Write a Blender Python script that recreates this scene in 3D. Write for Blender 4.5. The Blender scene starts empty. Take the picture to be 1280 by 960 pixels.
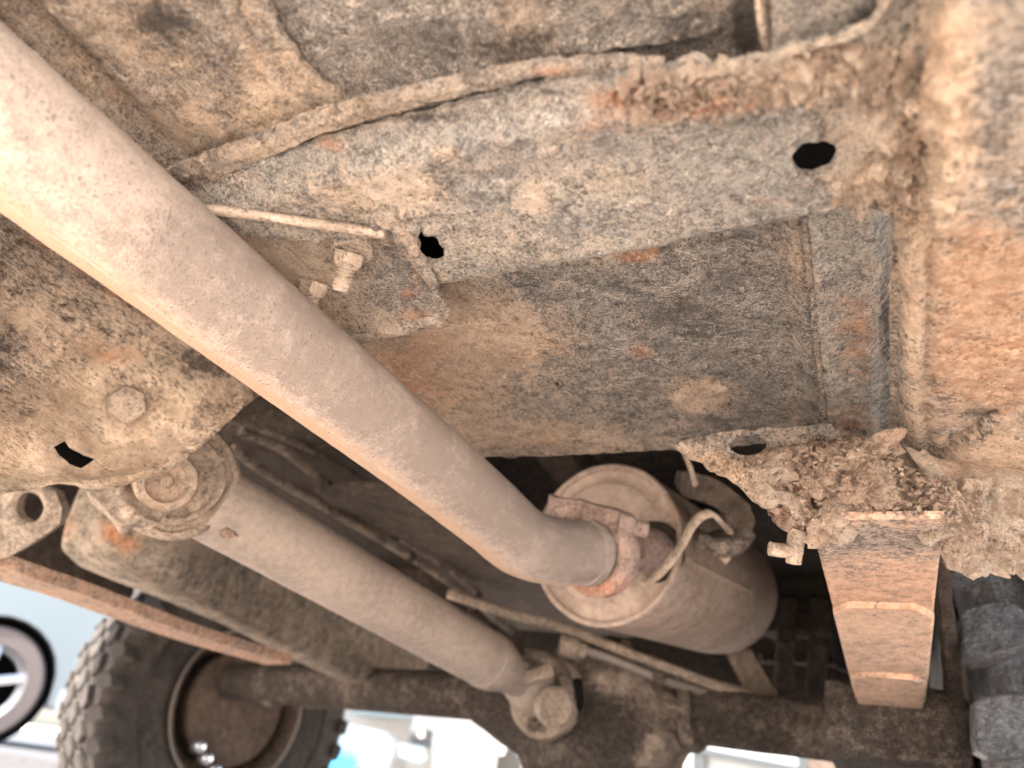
import bpy, bmesh, math, random
import numpy as np
from mathutils import Vector, Matrix, noise
from mathutils.geometry import delaunay_2d_cdt
random.seed(7)
S = bpy.context.scene
COL = S.collection

# ------------------------------------------------------------------ camera
F = 972.0                      # focal length in pixels of a 1280 wide frame
CAM = Vector((0, 0, 0.26))
def _n(v): return v / np.linalg.norm(v)
_Y = _n(np.array([460, 580, F])); _X = -_n(np.array([-2280, 180, F])); _X = _n(_X - _Y * (_X @ _Y)); _Z = np.cross(_X, _Y)
M = np.array([_X, _Y, _Z])     # photo axes (right, down, forward) -> place axes
cam_d = bpy.data.cameras.new('camera'); cam = bpy.data.objects.new('camera', cam_d); COL.objects.link(cam)
cam_d.sensor_width = 36; cam_d.lens = F / 1280 * 36
cam_d.clip_start = 0.01; cam_d.clip_end = 500
R = Matrix([[M[i][0], -M[i][1], -M[i][2]] for i in range(3)])
cam.matrix_world = Matrix.Translation(CAM) @ R.to_4x4()
cam_d.dof.use_dof = True; cam_d.dof.focus_distance = 0.45; cam_d.dof.aperture_fstop = 6.3
S.camera = cam
# ------------------------------------------------------------------ sky, sun, exposure
SUN_EL, SUN_AZ = math.radians(52), math.radians(200)   # azimuth: direction towards the sun, from +Y clockwise
w = bpy.data.worlds.new('World'); S.world = w; w.use_nodes = True
nt = w.node_tree; bg = nt.nodes['Background']
sky = nt.nodes.new('ShaderNodeTexSky'); sky.sky_type = 'NISHITA'; sky.sun_disc = False
sky.sun_elevation = SUN_EL; sky.sun_rotation = SUN_AZ; sky.dust_density = 3.0; sky.air_density = 1.0; sky.ozone_density = 0.6
nt.links.new(sky.outputs[0], bg.inputs[0]); bg.inputs[1].default_value = 0.15
sl = bpy.data.lights.new('sun', 'SUN'); sl.energy = 4.4; sl.angle = math.radians(0.6); sl.color = (1, 0.95, 0.88)
so = bpy.data.objects.new('sun', sl); COL.objects.link(so)
sd = Vector((math.sin(SUN_AZ) * math.cos(SUN_EL), math.cos(SUN_AZ) * math.cos(SUN_EL), math.sin(SUN_EL)))
so.rotation_euler = sd.to_track_quat('Z', 'Y').to_euler(); so.location = (0, -3, 6)
S.view_settings.view_transform = 'Standard'; S.view_settings.look = 'None'
S.view_settings.exposure = 3.0; S.view_settings.gamma = 1
S.render.engine = 'CYCLES'
S.cycles.max_bounces = 6; S.cycles.diffuse_bounces = 5; S.cycles.use_denoising = True
S.cycles.sample_clamp_indirect = 6

# ------------------------------------------------------------------ geometry helpers
def rz(px, py):
    v = M @ np.array([(px - 640) / F, (py - 480) / F, 1.0]); return Vector(v)
def P(px, py, d): return CAM + rz(px, py) * d              # point seen at a pixel, d metres in front
def onz(z):                                                # depth function of the level sheet z above the lens
    return lambda px, py: z / max(0.02, rz(px, py).z)
def proj(p):
    q = p - CAM; c = M.T @ np.array(q); return 640 + F * c[0] / c[2], 480 + F * c[1] / c[2], c[2]
def rbf(pts):                                              # depth through control points (px,py,depth), plane + thin plate
    a = np.array(pts, float); xy = a[:, :2] / 100; v = 1 / a[:, 2]; n = len(a)
    def U(r2): return np.where(r2 > 1e-9, r2 * np.log(np.maximum(r2, 1e-9)), 0)
    K = U(((xy[:, None] - xy[None]) ** 2).sum(-1)) + np.eye(n) * 0.02
    Pm = np.c_[np.ones(n), xy]; A = np.block([[K, Pm], [Pm.T, np.zeros((3, 3))]])
    c = np.linalg.solve(A, np.r_[v, 0, 0, 0])
    def f(px, py):
        q = np.array([px, py]) / 100
        return 1 / (U(((xy - q) ** 2).sum(-1)) @ c[:n] + c[n] + c[n + 1] * q[0] + c[n + 2] * q[1])
    return f
def sstep(a, b, x):
    t = min(1, max(0, (x - a) / (b - a))); return t * t * (3 - 2 * t)
def seg(pt, line):                                         # signed distance (left of travel negative) to a polyline
    best = 1e9; sg = 1; x, y = pt
    for (x0, y0), (x1, y1) in zip(line, line[1:]):
        dx, dy = x1 - x0, y1 - y0; L2 = dx * dx + dy * dy
        t = max(0, min(1, ((x - x0) * dx + (y - y0) * dy) / L2))
        ex, ey = x - x0 - t * dx, y - y0 - t * dy; d = math.hypot(ex, ey)
        if d < best: best = d; sg = 1 if dx * ey - dy * ex > 0 else -1
    return best * sg
def inside(x, y, poly):
    c = False; n = len(poly); j = n - 1
    for i in range(n):
        xi, yi = poly[i]; xj, yj = poly[j]
        if (yi > y) != (yj > y) and x < (xj - xi) * (y - yi) / (yj - yi) + xi: c = not c
        j = i
    return c
def fbm(v, s, o=4): return noise.fractal(v * s, 0.9, 2.1, o)

# colour masks: (px, py, rx, ry, channel 0 dust / 1 rust / 2 dark, amount)
def mask_of(p, blobs, base):
    m = list(base)
    if blobs:
        x, y, _ = proj(p)
        for bx, by, rx, ry, ch, am in blobs:
            q = ((x - bx) / rx) ** 2 + ((y - by) / ry) ** 2
            if q < 6: m[ch] += am * (1.6 if ch != 1 else 1.15) * math.exp(-q)
    return m
def put(name, verts, faces, mat, root=None, uvs=None, blobs=None, base=(.5, 0, 0), sharp=35, smooth=True):
    """verts in place coordinates; linked as one mesh object under root"""
    off = ROOTLOC.get(root.name if root else None, Vector((0, 0, 0))) if root else Vector((0, 0, 0))
    vs = [Vector(v) for v in verts]
    me = bpy.data.meshes.new(name); me.from_pydata([v - off for v in vs], [], faces); me.update()
    ca = me.color_attributes.new('mask', 'FLOAT_COLOR', 'POINT')
    arr = np.ones((len(vs), 4), np.float32)
    if blobs: arr[:, :3] = [mask_of(v, blobs, base) for v in vs]
    else: arr[:, :3] = base
    ca.data.foreach_set('color', arr.ravel())
    if uvs:
        ul = me.uv_layers.new(name='UVMap')
        for l in me.loops: ul.data[l.index].uv = uvs[l.vertex_index]
    bm = bmesh.new(); bm.from_mesh(me); bmesh.ops.recalc_face_normals(bm, faces=bm.faces); bm.to_mesh(me); bm.free()
    if smooth:
        me.shade_smooth(); me.set_sharp_from_angle(angle=math.radians(sharp))
    me.materials.append(mat)
    o = bpy.data.objects.new(name, me); COL.objects.link(o)
    if root: o.parent = root; ROOTLOC[o.name] = off
    return o
ROOTLOC = {}
def thing(name, label, cat, loc, group=None):
    o = bpy.data.objects.new(name, None); COL.objects.link(o); o.location = loc; o.empty_display_size = .05
    o['label'] = label; o['category'] = cat
    if group: o['group'] = group
    ROOTLOC[o.name] = Vector(loc); return o
def lab(o, s): o['label'] = s; return o

def sheet(name, poly, depth, mat, root, thick=.003, step=6, holes=(), relief=None, amp=.0012, freq=60, jag=0, blobs=None, base=(.5, 0, 0), back=None, rough=None):
    """a plate with real thickness: outline in photo pixels laid on a depth surface, relief pushed along its facing direction"""
    def dense(pl, st, j):
        out = []
        for (x0, y0), (x1, y1) in zip(pl, pl[1:] + pl[:1]):
            L = math.hypot(x1 - x0, y1 - y0); n = max(1, int(L / st))
            for k in range(n):
                t = k / n; x = x0 + (x1 - x0) * t; y = y0 + (y1 - y0) * t
                if j and k:
                    q = Vector((x * .06, y * .06, 3.1)); x += noise.noise(q) * j; y += noise.noise(q + Vector((9, 2, 5))) * j
                    q = Vector((x * .21, y * .21, 7.1)); y += noise.noise(q) * j * .5
                out.append((x, y))
        return out
    out = dense(poly, step, jag); hl = [dense(h, step * .7, 0) for h in holes]
    xs = [p[0] for p in out]; ys = [p[1] for p in out]
    pts = list(out); edges = [(i, (i + 1) % len(out)) for i in range(len(out))]
    for h in hl:
        b = len(pts); pts += h; edges += [(b + i, b + (i + 1) % len(h)) for i in range(len(h))]
    nb = len(pts); grid = []
    y = min(ys) + step * .5; r = 0
    bset = np.array(pts)
    while y < max(ys):
        x = min(xs) + (step * .5 if r % 2 else 0)
        while x < max(xs):
            if inside(x, y, out) and not any(inside(x, y, h) for h in hl):
                if np.min((bset[:, 0] - x) ** 2 + (bset[:, 1] - y) ** 2) > (step * .45) ** 2: grid.append((x, y))
            x += step
        y += step * .87; r += 1
    pts += grid
    V2, E2, F2, ov, oe, of = delaunay_2d_cdt([Vector(p) for p in pts], edges, [], 0, 1e-4)
    V2 = [(v.x, v.y) for v in V2]
    tri = []
    for f in F2:
        cx = sum(V2[i][0] for i in f) / 3; cy = sum(V2[i][1] for i in f) / 3
        if inside(cx, cy, out) and not any(inside(cx, cy, h) for h in hl): tri.append(list(f))
    base3 = [P(x, y, depth(x, y)) for x, y in V2]
    nrm = [Vector() for _ in V2]
    for f in tri:
        n = (base3[f[1]] - base3[f[0]]).cross(base3[f[2]] - base3[f[0]])
        if n.dot(base3[f[0]] - CAM) > 0: n = -n
        for i in f: nrm[i] += n
    front = []
    for i, (x, y) in enumerate(V2):
        n = nrm[i].normalized() if nrm[i].length > 0 else Vector((0, 0, -1)); nrm[i] = n
        h = relief(x, y) if relief else 0
        a = amp * (1 + (rough(x, y) if rough else 0))
        h += a * 1.35 * (fbm(base3[i], freq, 5) + .5 * fbm(base3[i], freq * 3.7, 3))
        front.append(base3[i] + n * h)
    nv = len(V2); bk = [front[i] - nrm[i] * (thick if back is None else back) for i in range(nv)]
    faces = [tuple(f) for f in tri] + [tuple(i + nv for i in reversed(f)) for f in tri]
    cnt = {}
    for f in tri:
        for a, b in ((f[0], f[1]), (f[1], f[2]), (f[2], f[0])): cnt[(a, b)] = 1
    for (a, b) in list(cnt):
        if (b, a) not in cnt: faces.append((b, a, a + nv, b + nv))
    return put(name, front + bk, faces, mat, root, None, blobs, base, sharp=50)

def smooth_path(pts, per=8):
    pts = [Vector(p) for p in pts]
    if len(pts) < 3: return [pts[0].lerp(pts[-1], t / per) for t in range(per + 1)]
    q = [pts[0] * 2 - pts[1]] + pts + [pts[-1] * 2 - pts[-2]]; out = []
    for i in range(1, len(q) - 2):
        p0, p1, p2, p3 = q[i - 1:i + 3]
        for k in range(per):
            t = k / per
            out.append(.5 * ((2 * p1) + (p2 - p0) * t + (2 * p0 - 5 * p1 + 4 * p2 - p3) * t * t + (3 * p1 - p0 - 3 * p2 + p3) * t ** 3))
    out.append(pts[-1]); return out
def frames(path):
    ts = []
    for i in range(len(path)):
        a = path[max(0, i - 1)]; b = path[min(len(path) - 1, i + 1)]; ts.append((b - a).normalized())
    u = ts[0].orthogonal().normalized(); fr = []
    for t in ts:
        u = (u - t * u.dot(t)).normalized(); fr.append((t, u, t.cross(u)))
    return fr
def tube(name, pts, r, mat, root, segs=24, per=8, amp=0, freq=60, blobs=None, base=(.5, 0, 0), hollow=0, flat=1, up=None, smoothp=True, sharp=40):
    path = smooth_path(pts, per) if smoothp else [Vector(p) for p in pts]; fr = frames(path); n = len(path)
    rr = (lambda t: r) if not callable(r) else r
    vs = []; uv = []; fs = []; L = 0
    for i, p in enumerate(path):
        if i: L += (p - path[i - 1]).length
        t, u, v = fr[i]
        if up is not None:
            v = Vector(up); v = (v - t * v.dot(t)).normalized(); u = v.cross(t)
        R0 = rr(i / (n - 1))
        for k in range(segs):
            a = 2 * math.pi * k / segs
            q = p + u * math.cos(a) * R0 + v * math.sin(a) * R0 * flat
            if amp: q += (q - p).normalized() * amp * fbm(q, freq, 4)
            vs.append(q); uv.append((k / segs * 2 if k <= segs / 2 else (segs - k) / segs * 2, L))
    for i in range(n - 1):
        for k in range(segs):
            a = i * segs + k; b = i * segs + (k + 1) % segs; fs.append((a, b, b + segs, a + segs))
    if hollow:
        base_i = len(vs)
        for i, p in enumerate(path):
            for k in range(segs):
                vs.append(p + (vs[i * segs + k] - p) * hollow); uv.append(uv[i * segs + k])
        for i in range(n - 1):
            for k in range(segs):
                a = base_i + i * segs + k; b = base_i + i * segs + (k + 1) % segs; fs.append((b, a, a + segs, b + segs))
        for k in range(segs):
            k2 = (k + 1) % segs; e = (n - 1) * segs
            fs.append((k2, k, base_i + k, base_i + k2)); fs.append((e + k, e + k2, base_i + e + k2, base_i + e + k))
    else:
        fs.append(tuple(range(segs - 1, -1, -1))); fs.append(tuple((n - 1) * segs + k for k in range(segs)))
    return put(name, vs, fs, mat, root, uv, blobs, base, sharp)
def basis(ax, hint=None):
    ax = Vector(ax).normalized(); u = Vector(hint) if hint is not None else ax.orthogonal()
    u = (u - ax * u.dot(ax)).normalized(); return ax, u, ax.cross(u)
def lathe(name, c, ax, prof, mat, root, segs=40, amp=0, freq=60, blobs=None, base=(.5, 0, 0), sharp=35, ring=None):
    """prof: list of (distance along ax, radius); closed where radius is 0"""
    ax, u, v = basis(ax); c = Vector(c); vs = []; uv = []; fs = []; m = len(prof)
    L = 0
    for i, (h, r) in enumerate(prof):
        if i: L += math.hypot(h - prof[i - 1][0], r - prof[i - 1][1])
        for k in range(segs):
            a = 2 * math.pi * k / segs; rr = max(r, 1e-5)
            q = c + ax * h + (u * math.cos(a) + v * math.sin(a)) * rr
            if amp: q += ((q - c).normalized()) * amp * fbm(q, freq, 4)
            vs.append(q); uv.append((k / segs, L))
    rows = m if ring else m - 1
    for i in range(rows):
        for k in range(segs):
            a = i * segs + k; b = i * segs + (k + 1) % segs; i2 = (i + 1) % m
            fs.append((a, b, i2 * segs + (k + 1) % segs, i2 * segs + k))
    if not ring:
        fs.append(tuple(range(segs - 1, -1, -1))); fs.append(tuple((m - 1) * segs + k for k in range(segs)))
    return put(name, vs, fs, mat, root, uv, blobs, base, sharp)
def prism(name, c, ax, n, r, h, mat, root, rot=0, bev=.12, amp=0, **k):
    """n-sided bolt head or nut with its corners eased"""
    ax, u, v = basis(ax); c = Vector(c); vs = []; fs = []
    rows = [(0, r), (h * (1 - bev * 1.5), r), (h, r * (1 - bev))]
    m = 3 * n
    for hh, rr in rows:
        for i in range(m):
            a = rot + 2 * math.pi * i / m; s = math.pi / n; loc = (a - rot) % (2 * s) - s
            rad = rr * (math.cos(s) / math.cos(loc)) if True else rr
            rad = min(rad, rr * .97)
            q = c + ax * hh + (u * math.cos(a) + v * math.sin(a)) * rad
            if amp: q += (q - c).normalized() * amp * fbm(q, 120, 3)
            vs.append(q)
    for j in range(2):
        for i in range(m): fs.append((j * m + i, j * m + (i + 1) % m, (j + 1) * m + (i + 1) % m, (j + 1) * m + i))
    fs.append(tuple(range(m - 1, -1, -1))); fs.append(tuple(2 * m + i for i in range(m)))
    return put(name, vs, fs, mat, root, sharp=30, **k)
def box(name, c, sx, sy, sz, mat, root, rot=None, bev=.003, amp=0, sub=1, **k):
    bm = bmesh.new(); bmesh.ops.create_cube(bm, size=1)
    for v in bm.verts: v.co = Vector((v.co.x * sx, v.co.y * sy, v.co.z * sz))
    if bev: bmesh.ops.bevel(bm, geom=bm.edges[:], offset=bev, segments=2, profile=.6, affect='EDGES')
    if sub > 1: bmesh.ops.subdivide_edges(bm, edges=bm.edges[:], cuts=sub, use_grid_fill=True)
    Mx = Matrix.Translation(c) @ (rot.to_4x4() if rot else Matrix())
    vs = [Mx @ v.co for v in bm.verts]
    if amp: vs = [v + Vector((noise.noise(v * 50), noise.noise(v * 50 + Vector((5, 5, 5))), noise.noise(v * 50 + Vector((9, 1, 5))))) * amp for v in vs]
    bm.verts.index_update(); fs = [tuple(v.index for v in f.verts) for f in bm.faces]; bm.free()
    return put(name, vs, fs, mat, root, **k)
def extr(name, pts3, d, mat, root, **k):
    """a flat outline of points given thickness d (a vector)"""
    d = Vector(d); n = len(pts3); vs = [Vector(p) for p in pts3] + [Vector(p) + d for p in pts3]
    fs = [tuple(range(n)), tuple(range(2 * n - 1, n - 1, -1))] + [(i, (i + 1) % n, n + (i + 1) % n, n + i) for i in range(n)]
    return put(name, vs, fs, mat, root, **k)

# ------------------------------------------------------------------ materials
class G:
    def __init__(s, name):
        s.m = bpy.data.materials.new(name); s.m.use_nodes = True; s.t = s.m.node_tree
        s.b = s.t.nodes['Principled BSDF']; s.tc = s.t.nodes.new('ShaderNodeTexCoord')
    def L(s, a, b): s.t.links.new(a, b)
    def setin(s, sock, v):
        if hasattr(v, 'node') or isinstance(v, bpy.types.NodeSocket): s.L(v, sock)
        else: sock.default_value = v
    def math(s, op, a, b=0, c=0, clamp=False):
        n = s.t.nodes.new('ShaderNodeMath'); n.operation = op; n.use_clamp = clamp
        for i, v in enumerate((a, b, c)): s.setin(n.inputs[i], v)
        return n.outputs[0]
    def noise(s, scale, detail=4, rough=.6, dist=0, vec=None, lac=2.1):
        n = s.t.nodes.new('ShaderNodeTexNoise'); n.inputs['Scale'].default_value = scale; n.inputs['Detail'].default_value = detail
        n.inputs['Roughness'].default_value = rough; n.inputs['Distortion'].default_value = dist; n.inputs['Lacunarity'].default_value = lac
        s.L(vec or s.tc.outputs['Object'], n.inputs['Vector']); return n.outputs[0]
    def vor(s, scale, vec=None, feature='F1'):
        n = s.t.nodes.new('ShaderNodeTexVoronoi'); n.inputs['Scale'].default_value = scale; n.feature = feature
        s.L(vec or s.tc.outputs['Object'], n.inputs['Vector']); return n.outputs[0]
    def mapv(s, sc, rot=(0, 0, 0), src='Object', loc=(0, 0, 0)):
        n = s.t.nodes.new('ShaderNodeMapping'); n.inputs['Scale'].default_value = sc; n.inputs['Rotation'].default_value = rot; n.inputs['Location'].default_value = loc
        s.L(s.tc.outputs[src], n.inputs['Vector']); return n.outputs[0]
    def ss(s, x, a, b):
        n = s.t.nodes.new('ShaderNodeMapRange'); n.interpolation_type = 'SMOOTHSTEP'
        s.setin(n.inputs[0], x); n.inputs[1].default_value = a; n.inputs[2].default_value = b; return n.outputs[0]
    def mix(s, f, a, b):
        n = s.t.nodes.new('ShaderNodeMix'); n.data_type = 'RGBA'
        s.setin(n.inputs[0], f)
        for i, v in ((6, a), (7, b)):
            if isinstance(v, tuple): n.inputs[i].default_value = (*v, 1)
            else: s.L(v, n.inputs[i])
        return n.outputs[2]
    def mask(s):
        a = s.t.nodes.new('ShaderNodeAttribute'); a.attribute_name = 'mask'
        q = s.t.nodes.new('ShaderNodeSeparateColor'); s.L(a.outputs['Color'], q.inputs[0]); return q.outputs
    def bump(s, h, dist, strength=1, prev=None):
        n = s.t.nodes.new('ShaderNodeBump'); n.inputs['Distance'].default_value = dist; n.inputs['Strength'].default_value = strength
        s.L(h, n.inputs['Height'])
        if prev: s.L(prev, n.inputs['Normal'])
        return n.outputs[0]
    def out(s, col, rough=.9, metal=0, nrm=None, spec=.25):
        s.setin(s.b.inputs['Base Color'], (*col, 1) if isinstance(col, tuple) else col)
        s.setin(s.b.inputs['Roughness'], rough); s.setin(s.b.inputs['Metallic'], metal)
        s.b.inputs['Specular IOR Level'].default_value = spec
        if nrm: s.L(nrm, s.b.inputs['Normal'])
        return s.m
def crust(name, base_lo, base_hi, dust_lo, dust_hi, rust_lo=(.26, .09, .04), rust_hi=(.55, .25, .12), k=1.0, fib=.55, bump=1.0, stretch=None, fibcol=(.72, .60, .47), contrast=1.0, spec=.2, streak=0, srot=(0, 0, 0), pitk=1.0):
    g = G(name); m = g.mask()
    vec = g.mapv(stretch[0], stretch[1]) if stretch else None
    n1 = g.noise(11 * k, 5, .6, .4, vec); n2 = g.noise(95 * k, 6, .68, .5, vec); n3 = g.noise(520 * k, 3, .7, .3, vec); n1b = g.noise(23 * k, 6, .66, .8, g.mapv((1, 1, 1), loc=(3, 7, 1)))
    n2b = g.noise(190 * k, 4, .7, 0, g.mapv((1, 1, 1), loc=(8, 2, 5)))
    # dust film
    s = g.math('ADD', g.math('MULTIPLY_ADD', n1, 1.3 * contrast, -.65 * contrast), g.math('MULTIPLY_ADD', n2, 1.7, -.85))
    s2 = g.math('ADD', s, g.math('MULTIPLY_ADD', n3, 1.7, -.85))
    if streak:
        st = g.noise(1, 5, .62, .2, g.mapv((420, 36, 60), srot)); s2 = g.math('ADD', s2, g.math('MULTIPLY_ADD', st, 1.6 * streak, -.8 * streak))
    df = g.ss(g.math('ADD', m[0], s2), .05, 1.0)
    base = g.mix(g.ss(g.math('ADD', n2b, g.math('MULTIPLY_ADD', n3, .6, -.3)), .38, .64), base_lo, base_hi)
    dust = g.mix(g.ss(g.math('ADD', n1b, g.math('MULTIPLY_ADD', n2b, .5, -.25)), .35, .65), dust_lo, dust_hi)
    col = g.mix(df, base, dust)
    n4 = g.noise(1050 * k, 2, .6, .6, g.mapv((1, 1, 1), loc=(5, 5, 5))); grit = g.math('MULTIPLY', g.ss(g.math('ADD', n4, g.math('MULTIPLY_ADD', n2, .6, -.3)), .55, .66), min(1, fib))
    col = g.mix(g.math('MULTIPLY', grit, .75), col, fibcol)
    fleck = g.ss(g.math('ADD', n4, g.math('MULTIPLY_ADD', n2b, .6, -.3)), .43, .34)
    col = g.mix(g.math('MULTIPLY', fleck, .5 * pitk * min(1, fib + .2)), col, base_lo)
    # rust
    rf = g.ss(g.math('ADD', m[1], g.math('ADD', g.math('MULTIPLY_ADD', n1b, 1.1, -.55), g.math('MULTIPLY_ADD', n2, 1.1, -.55))), .12, .95)
    rust = g.mix(g.ss(n2b, .35, .65), rust_lo, rust_hi)
    col = g.mix(g.math('MULTIPLY', rf, .9), col, rust)
    # thin pale threads of dried mud
    f1 = g.noise(34 * k, 4, .62, 1.9, g.mapv((1, 1, 1), loc=(2, 2, 9))); f2 = g.noise(100 * k, 3, .62, 2.2, g.mapv((1, 1, 1), loc=(6, 1, 4)))
    def line(f, wd): return g.ss(g.math('ABSOLUTE', g.math('SUBTRACT', f, .5)), wd, 0.0)
    gate = g.ss(g.noise(30 * k, 3, .6, 0, g.mapv((1, 1, 1), loc=(1, 9, 4))), .34, .56)
    f3 = g.noise(420 * k, 2, .6, 2.2, g.mapv((1, 1, 1), loc=(4, 4, 1)))
    ff = g.math('MULTIPLY', g.math('MAXIMUM', g.math('MULTIPLY', line(f1, .014), 1), g.math('MAXIMUM', g.math('MULTIPLY', line(f2, .030), .9), g.math('MULTIPLY', line(f3, .05), .6))), gate)
    col = g.mix(g.math('MULTIPLY', ff, fib), col, fibcol)
    # dark mask: bare metal, in places painted shade; then pits
    kf = g.ss(g.math('ADD', m[2], g.math('ADD', g.math('MULTIPLY_ADD', n2b, 1.3, -.65), g.math('MULTIPLY_ADD', n1b, .9, -.45))), .42, .8)
    col = g.mix(g.math('MULTIPLY', kf, .85), col, (.045, .040, .038))
    pit = g.ss(g.math('ADD', n3, g.math('MULTIPLY_ADD', n2, .7, -.35)), .44, .34)
    col = g.mix(g.math('MULTIPLY', pit, .6 * pitk), col, (.085, .058, .04))
    h = g.math('ADD', g.math('MULTIPLY', n2, .8), g.math('MULTIPLY', n3, .28)); h = g.math('ADD', h, g.math('MULTIPLY', g.math('ADD', ff, grit), .14)); h = g.math('ADD', h, g.math('MULTIPLY', df, .12))
    return g.out(col, .93, 0, g.bump(h, .010 * bump), spec)
m_floor = crust('mud crusted floor metal', (.085, .078, .074), (.22, .20, .185), (.35, .24, .16), (.60, .45, .32), fib=.85, fibcol=(.74, .65, .56), k=.9, pitk=.75)
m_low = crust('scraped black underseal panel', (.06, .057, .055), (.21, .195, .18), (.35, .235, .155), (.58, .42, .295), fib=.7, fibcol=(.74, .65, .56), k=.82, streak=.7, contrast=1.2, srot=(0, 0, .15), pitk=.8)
m_beam = crust('dusty grey beam steel', (.13, .125, .12), (.32, .305, .29), (.45, .33, .24), (.76, .60, .465), k=1.0, fib=.9, streak=.5, srot=(0, 0, -.25), fibcol=(.78, .70, .60))
m_rail = crust('rust stained rail steel', (.12, .11, .105), (.38, .35, .32), (.56, .39, .27), (.82, .63, .47), rust_lo=(.44, .23, .13), rust_hi=(.68, .43, .28), fib=.5, k=.85)
m_cross = crust('ochre dusted steel', (.09, .07, .06), (.30, .26, .23), (.56, .41, .29), (.84, .67, .51), fib=.3, k=.8, pitk=.7, contrast=1.5, stretch=((1, .45, 1), (0, 0, .6)))
m_crud = crust('flaking rust and dried mud', (.24, .14, .10), (.50, .34, .25), (.58, .40, .29), (.88, .72, .57), rust_lo=(.34, .17, .115), rust_hi=(.62, .38, .28), k=1.3, fib=.5, bump=2.0, pitk=.5)
m_dustbolt = crust('dry dust on threads', (.28, .22, .17), (.42, .34, .27), (.46, .36, .28), (.64, .52, .42), fib=.05, k=1.4, bump=.35, contrast=.5)
m_part = crust('dust caked forged steel', (.19, .15, .12), (.32, .26, .21), (.42, .325, .245), (.60, .48, .375), fib=.05, k=.9, bump=.4, contrast=.7, pitk=.35)
m_clamp = crust('pink rust dust', (.30, .20, .16), (.42, .31, .26), (.52, .38, .32), (.66, .50, .43), rust_lo=(.45, .18, .11), rust_hi=(.62, .33, .22), fib=.1, k=1.4, bump=.5)
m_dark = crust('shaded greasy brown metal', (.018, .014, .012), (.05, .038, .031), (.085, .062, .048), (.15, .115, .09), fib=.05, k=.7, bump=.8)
m_axle = crust('grimy axle casting', (.035, .028, .025), (.09, .072, .062), (.20, .15, .12), (.46, .37, .30), fib=.05, k=.9, bump=1.2)
m_spring = crust('rusty spring leaf', (.10, .085, .075), (.30, .24, .20), (.44, .30, .21), (.56, .40, .30), rust_lo=(.36, .20, .125), rust_hi=(.52, .32, .22), fib=.03, k=.9, bump=.15, contrast=.5, pitk=.15)
m_muf = crust('brown dusted muffler shell', (.20, .15, .12), (.32, .25, .205), (.33, .25, .20), (.45, .355, .295), fib=.03, k=.6, bump=.2, contrast=.6, pitk=.2)

def pipe_mat(name, lo, mid, hi, warm, streak=1.0, bumpk=1.0, along=4.0):
    g = G(name); m = g.mask()
    uv = g.mapv((26, along, 1), src='UV'); st = g.noise(1.0, 6, .7, .3, uv); uv2 = g.mapv((90, along * 2.5, 1), src='UV'); st2 = g.noise(1, 4, .65, 0, uv2)
    n1 = g.noise(16, 5, .6); n2 = g.noise(150, 5, .65); n3 = g.noise(750, 3, .7)
    t = g.math('ADD', g.math('MULTIPLY_ADD', n1, .9, -.45), g.math('MULTIPLY_ADD', n2, .7, -.35))
    t = g.math('ADD', t, g.math('MULTIPLY_ADD', n3, .9, -.45))
    col = g.mix(g.ss(g.math('ADD', m[0], t), .1, .9), lo, hi)
    col = g.mix(g.ss(n1, .45, .7), col, g.mix(.5, col, mid))
    wf = g.ss(g.math('ADD', m[1], g.math('MULTIPLY_ADD', g.math('ADD', st, st2), .8 * streak, -.8 * streak)), .25, .8)
    col = g.mix(wf, col, warm)
    # dark specks where the coating has chipped
    sp = g.vor(260); spn = g.noise(60, 2); sp2 = g.vor(620)
    k1 = g.math('MULTIPLY', g.ss(sp, .30, .14), g.ss(g.math('ADD', spn, m[2]), .52, .75))
    k2 = g.math('MULTIPLY', g.ss(sp2, .30, .15), g.ss(g.math('ADD', g.noise(35, 3), m[2]), .36, .62))
    kk = g.math('MAXIMUM', k1, g.math('MULTIPLY', k2, .8))
    col = g.mix(g.math('MULTIPLY', kk, .75), col, (.17, .15, .14))
    sc = g.noise(1, 2, .5, 0, g.mapv((150, 9, 1), src='UV', loc=(.3, .1, 0)))
    scf = g.math('MULTIPLY', g.ss(sc, .71, .77), .35)
    col = g.mix(scf, col, (.8, .74, .66))
    h = g.math('ADD', g.math('MULTIPLY', n2, .5), g.math('MULTIPLY', n3, .25)); h = g.math('SUBTRACT', h, g.math('MULTIPLY', kk, .3)); h = g.math('ADD', h, g.math('MULTIPLY', g.math('MULTIPLY', st2, wf), .25))
    return g.out(col, .8, 0, g.bump(h, .0014 * bumpk), .3)
m_pipe = pipe_mat('dusty exhaust steel', (.20, .16, .135), (.33, .27, .23), (.46, .38, .32), (.37, .235, .15))
m_shaft = pipe_mat('dusty driveshaft steel', (.20, .165, .14), (.29, .24, .20), (.40, .325, .27), (.44, .34, .25), streak=.5)

def plain(name, col, rough=.5, metal=0, var=.12, scale=40, bump=0, spec=.5):
    g = G(name); n = g.noise(scale, 5, .6)
    lo = tuple(c * (1 - var) for c in col); hi = tuple(min(1, c * (1 + var)) for c in col)
    return g.out(g.mix(n, lo, hi), rough, metal, g.bump(n, bump) if bump else None, spec)
m_rubber = crust('dusty tyre rubber', (.025, .022, .021), (.05, .044, .04), (.07, .06, .052), (.11, .095, .08), fib=.0, k=.9, bump=.3, spec=.35)
m_tyre_r = crust('sky tinted tyre rubber', (.03, .033, .038), (.08, .085, .095), (.11, .115, .125), (.19, .20, .215), fib=.0, k=.7, bump=.6, spec=.6)  # blue grey of the open sky is put into this rubber's colour
m_tyre_r.node_tree.nodes['Principled BSDF'].inputs['Roughness'].default_value = .38
m_groove = plain('black groove rubber', (.025, .023, .022), .9, 0, .3, 80)
m_rim = plain('worn grey rim edge', (.17, .145, .125), .6, .2, .25, 60)
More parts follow.
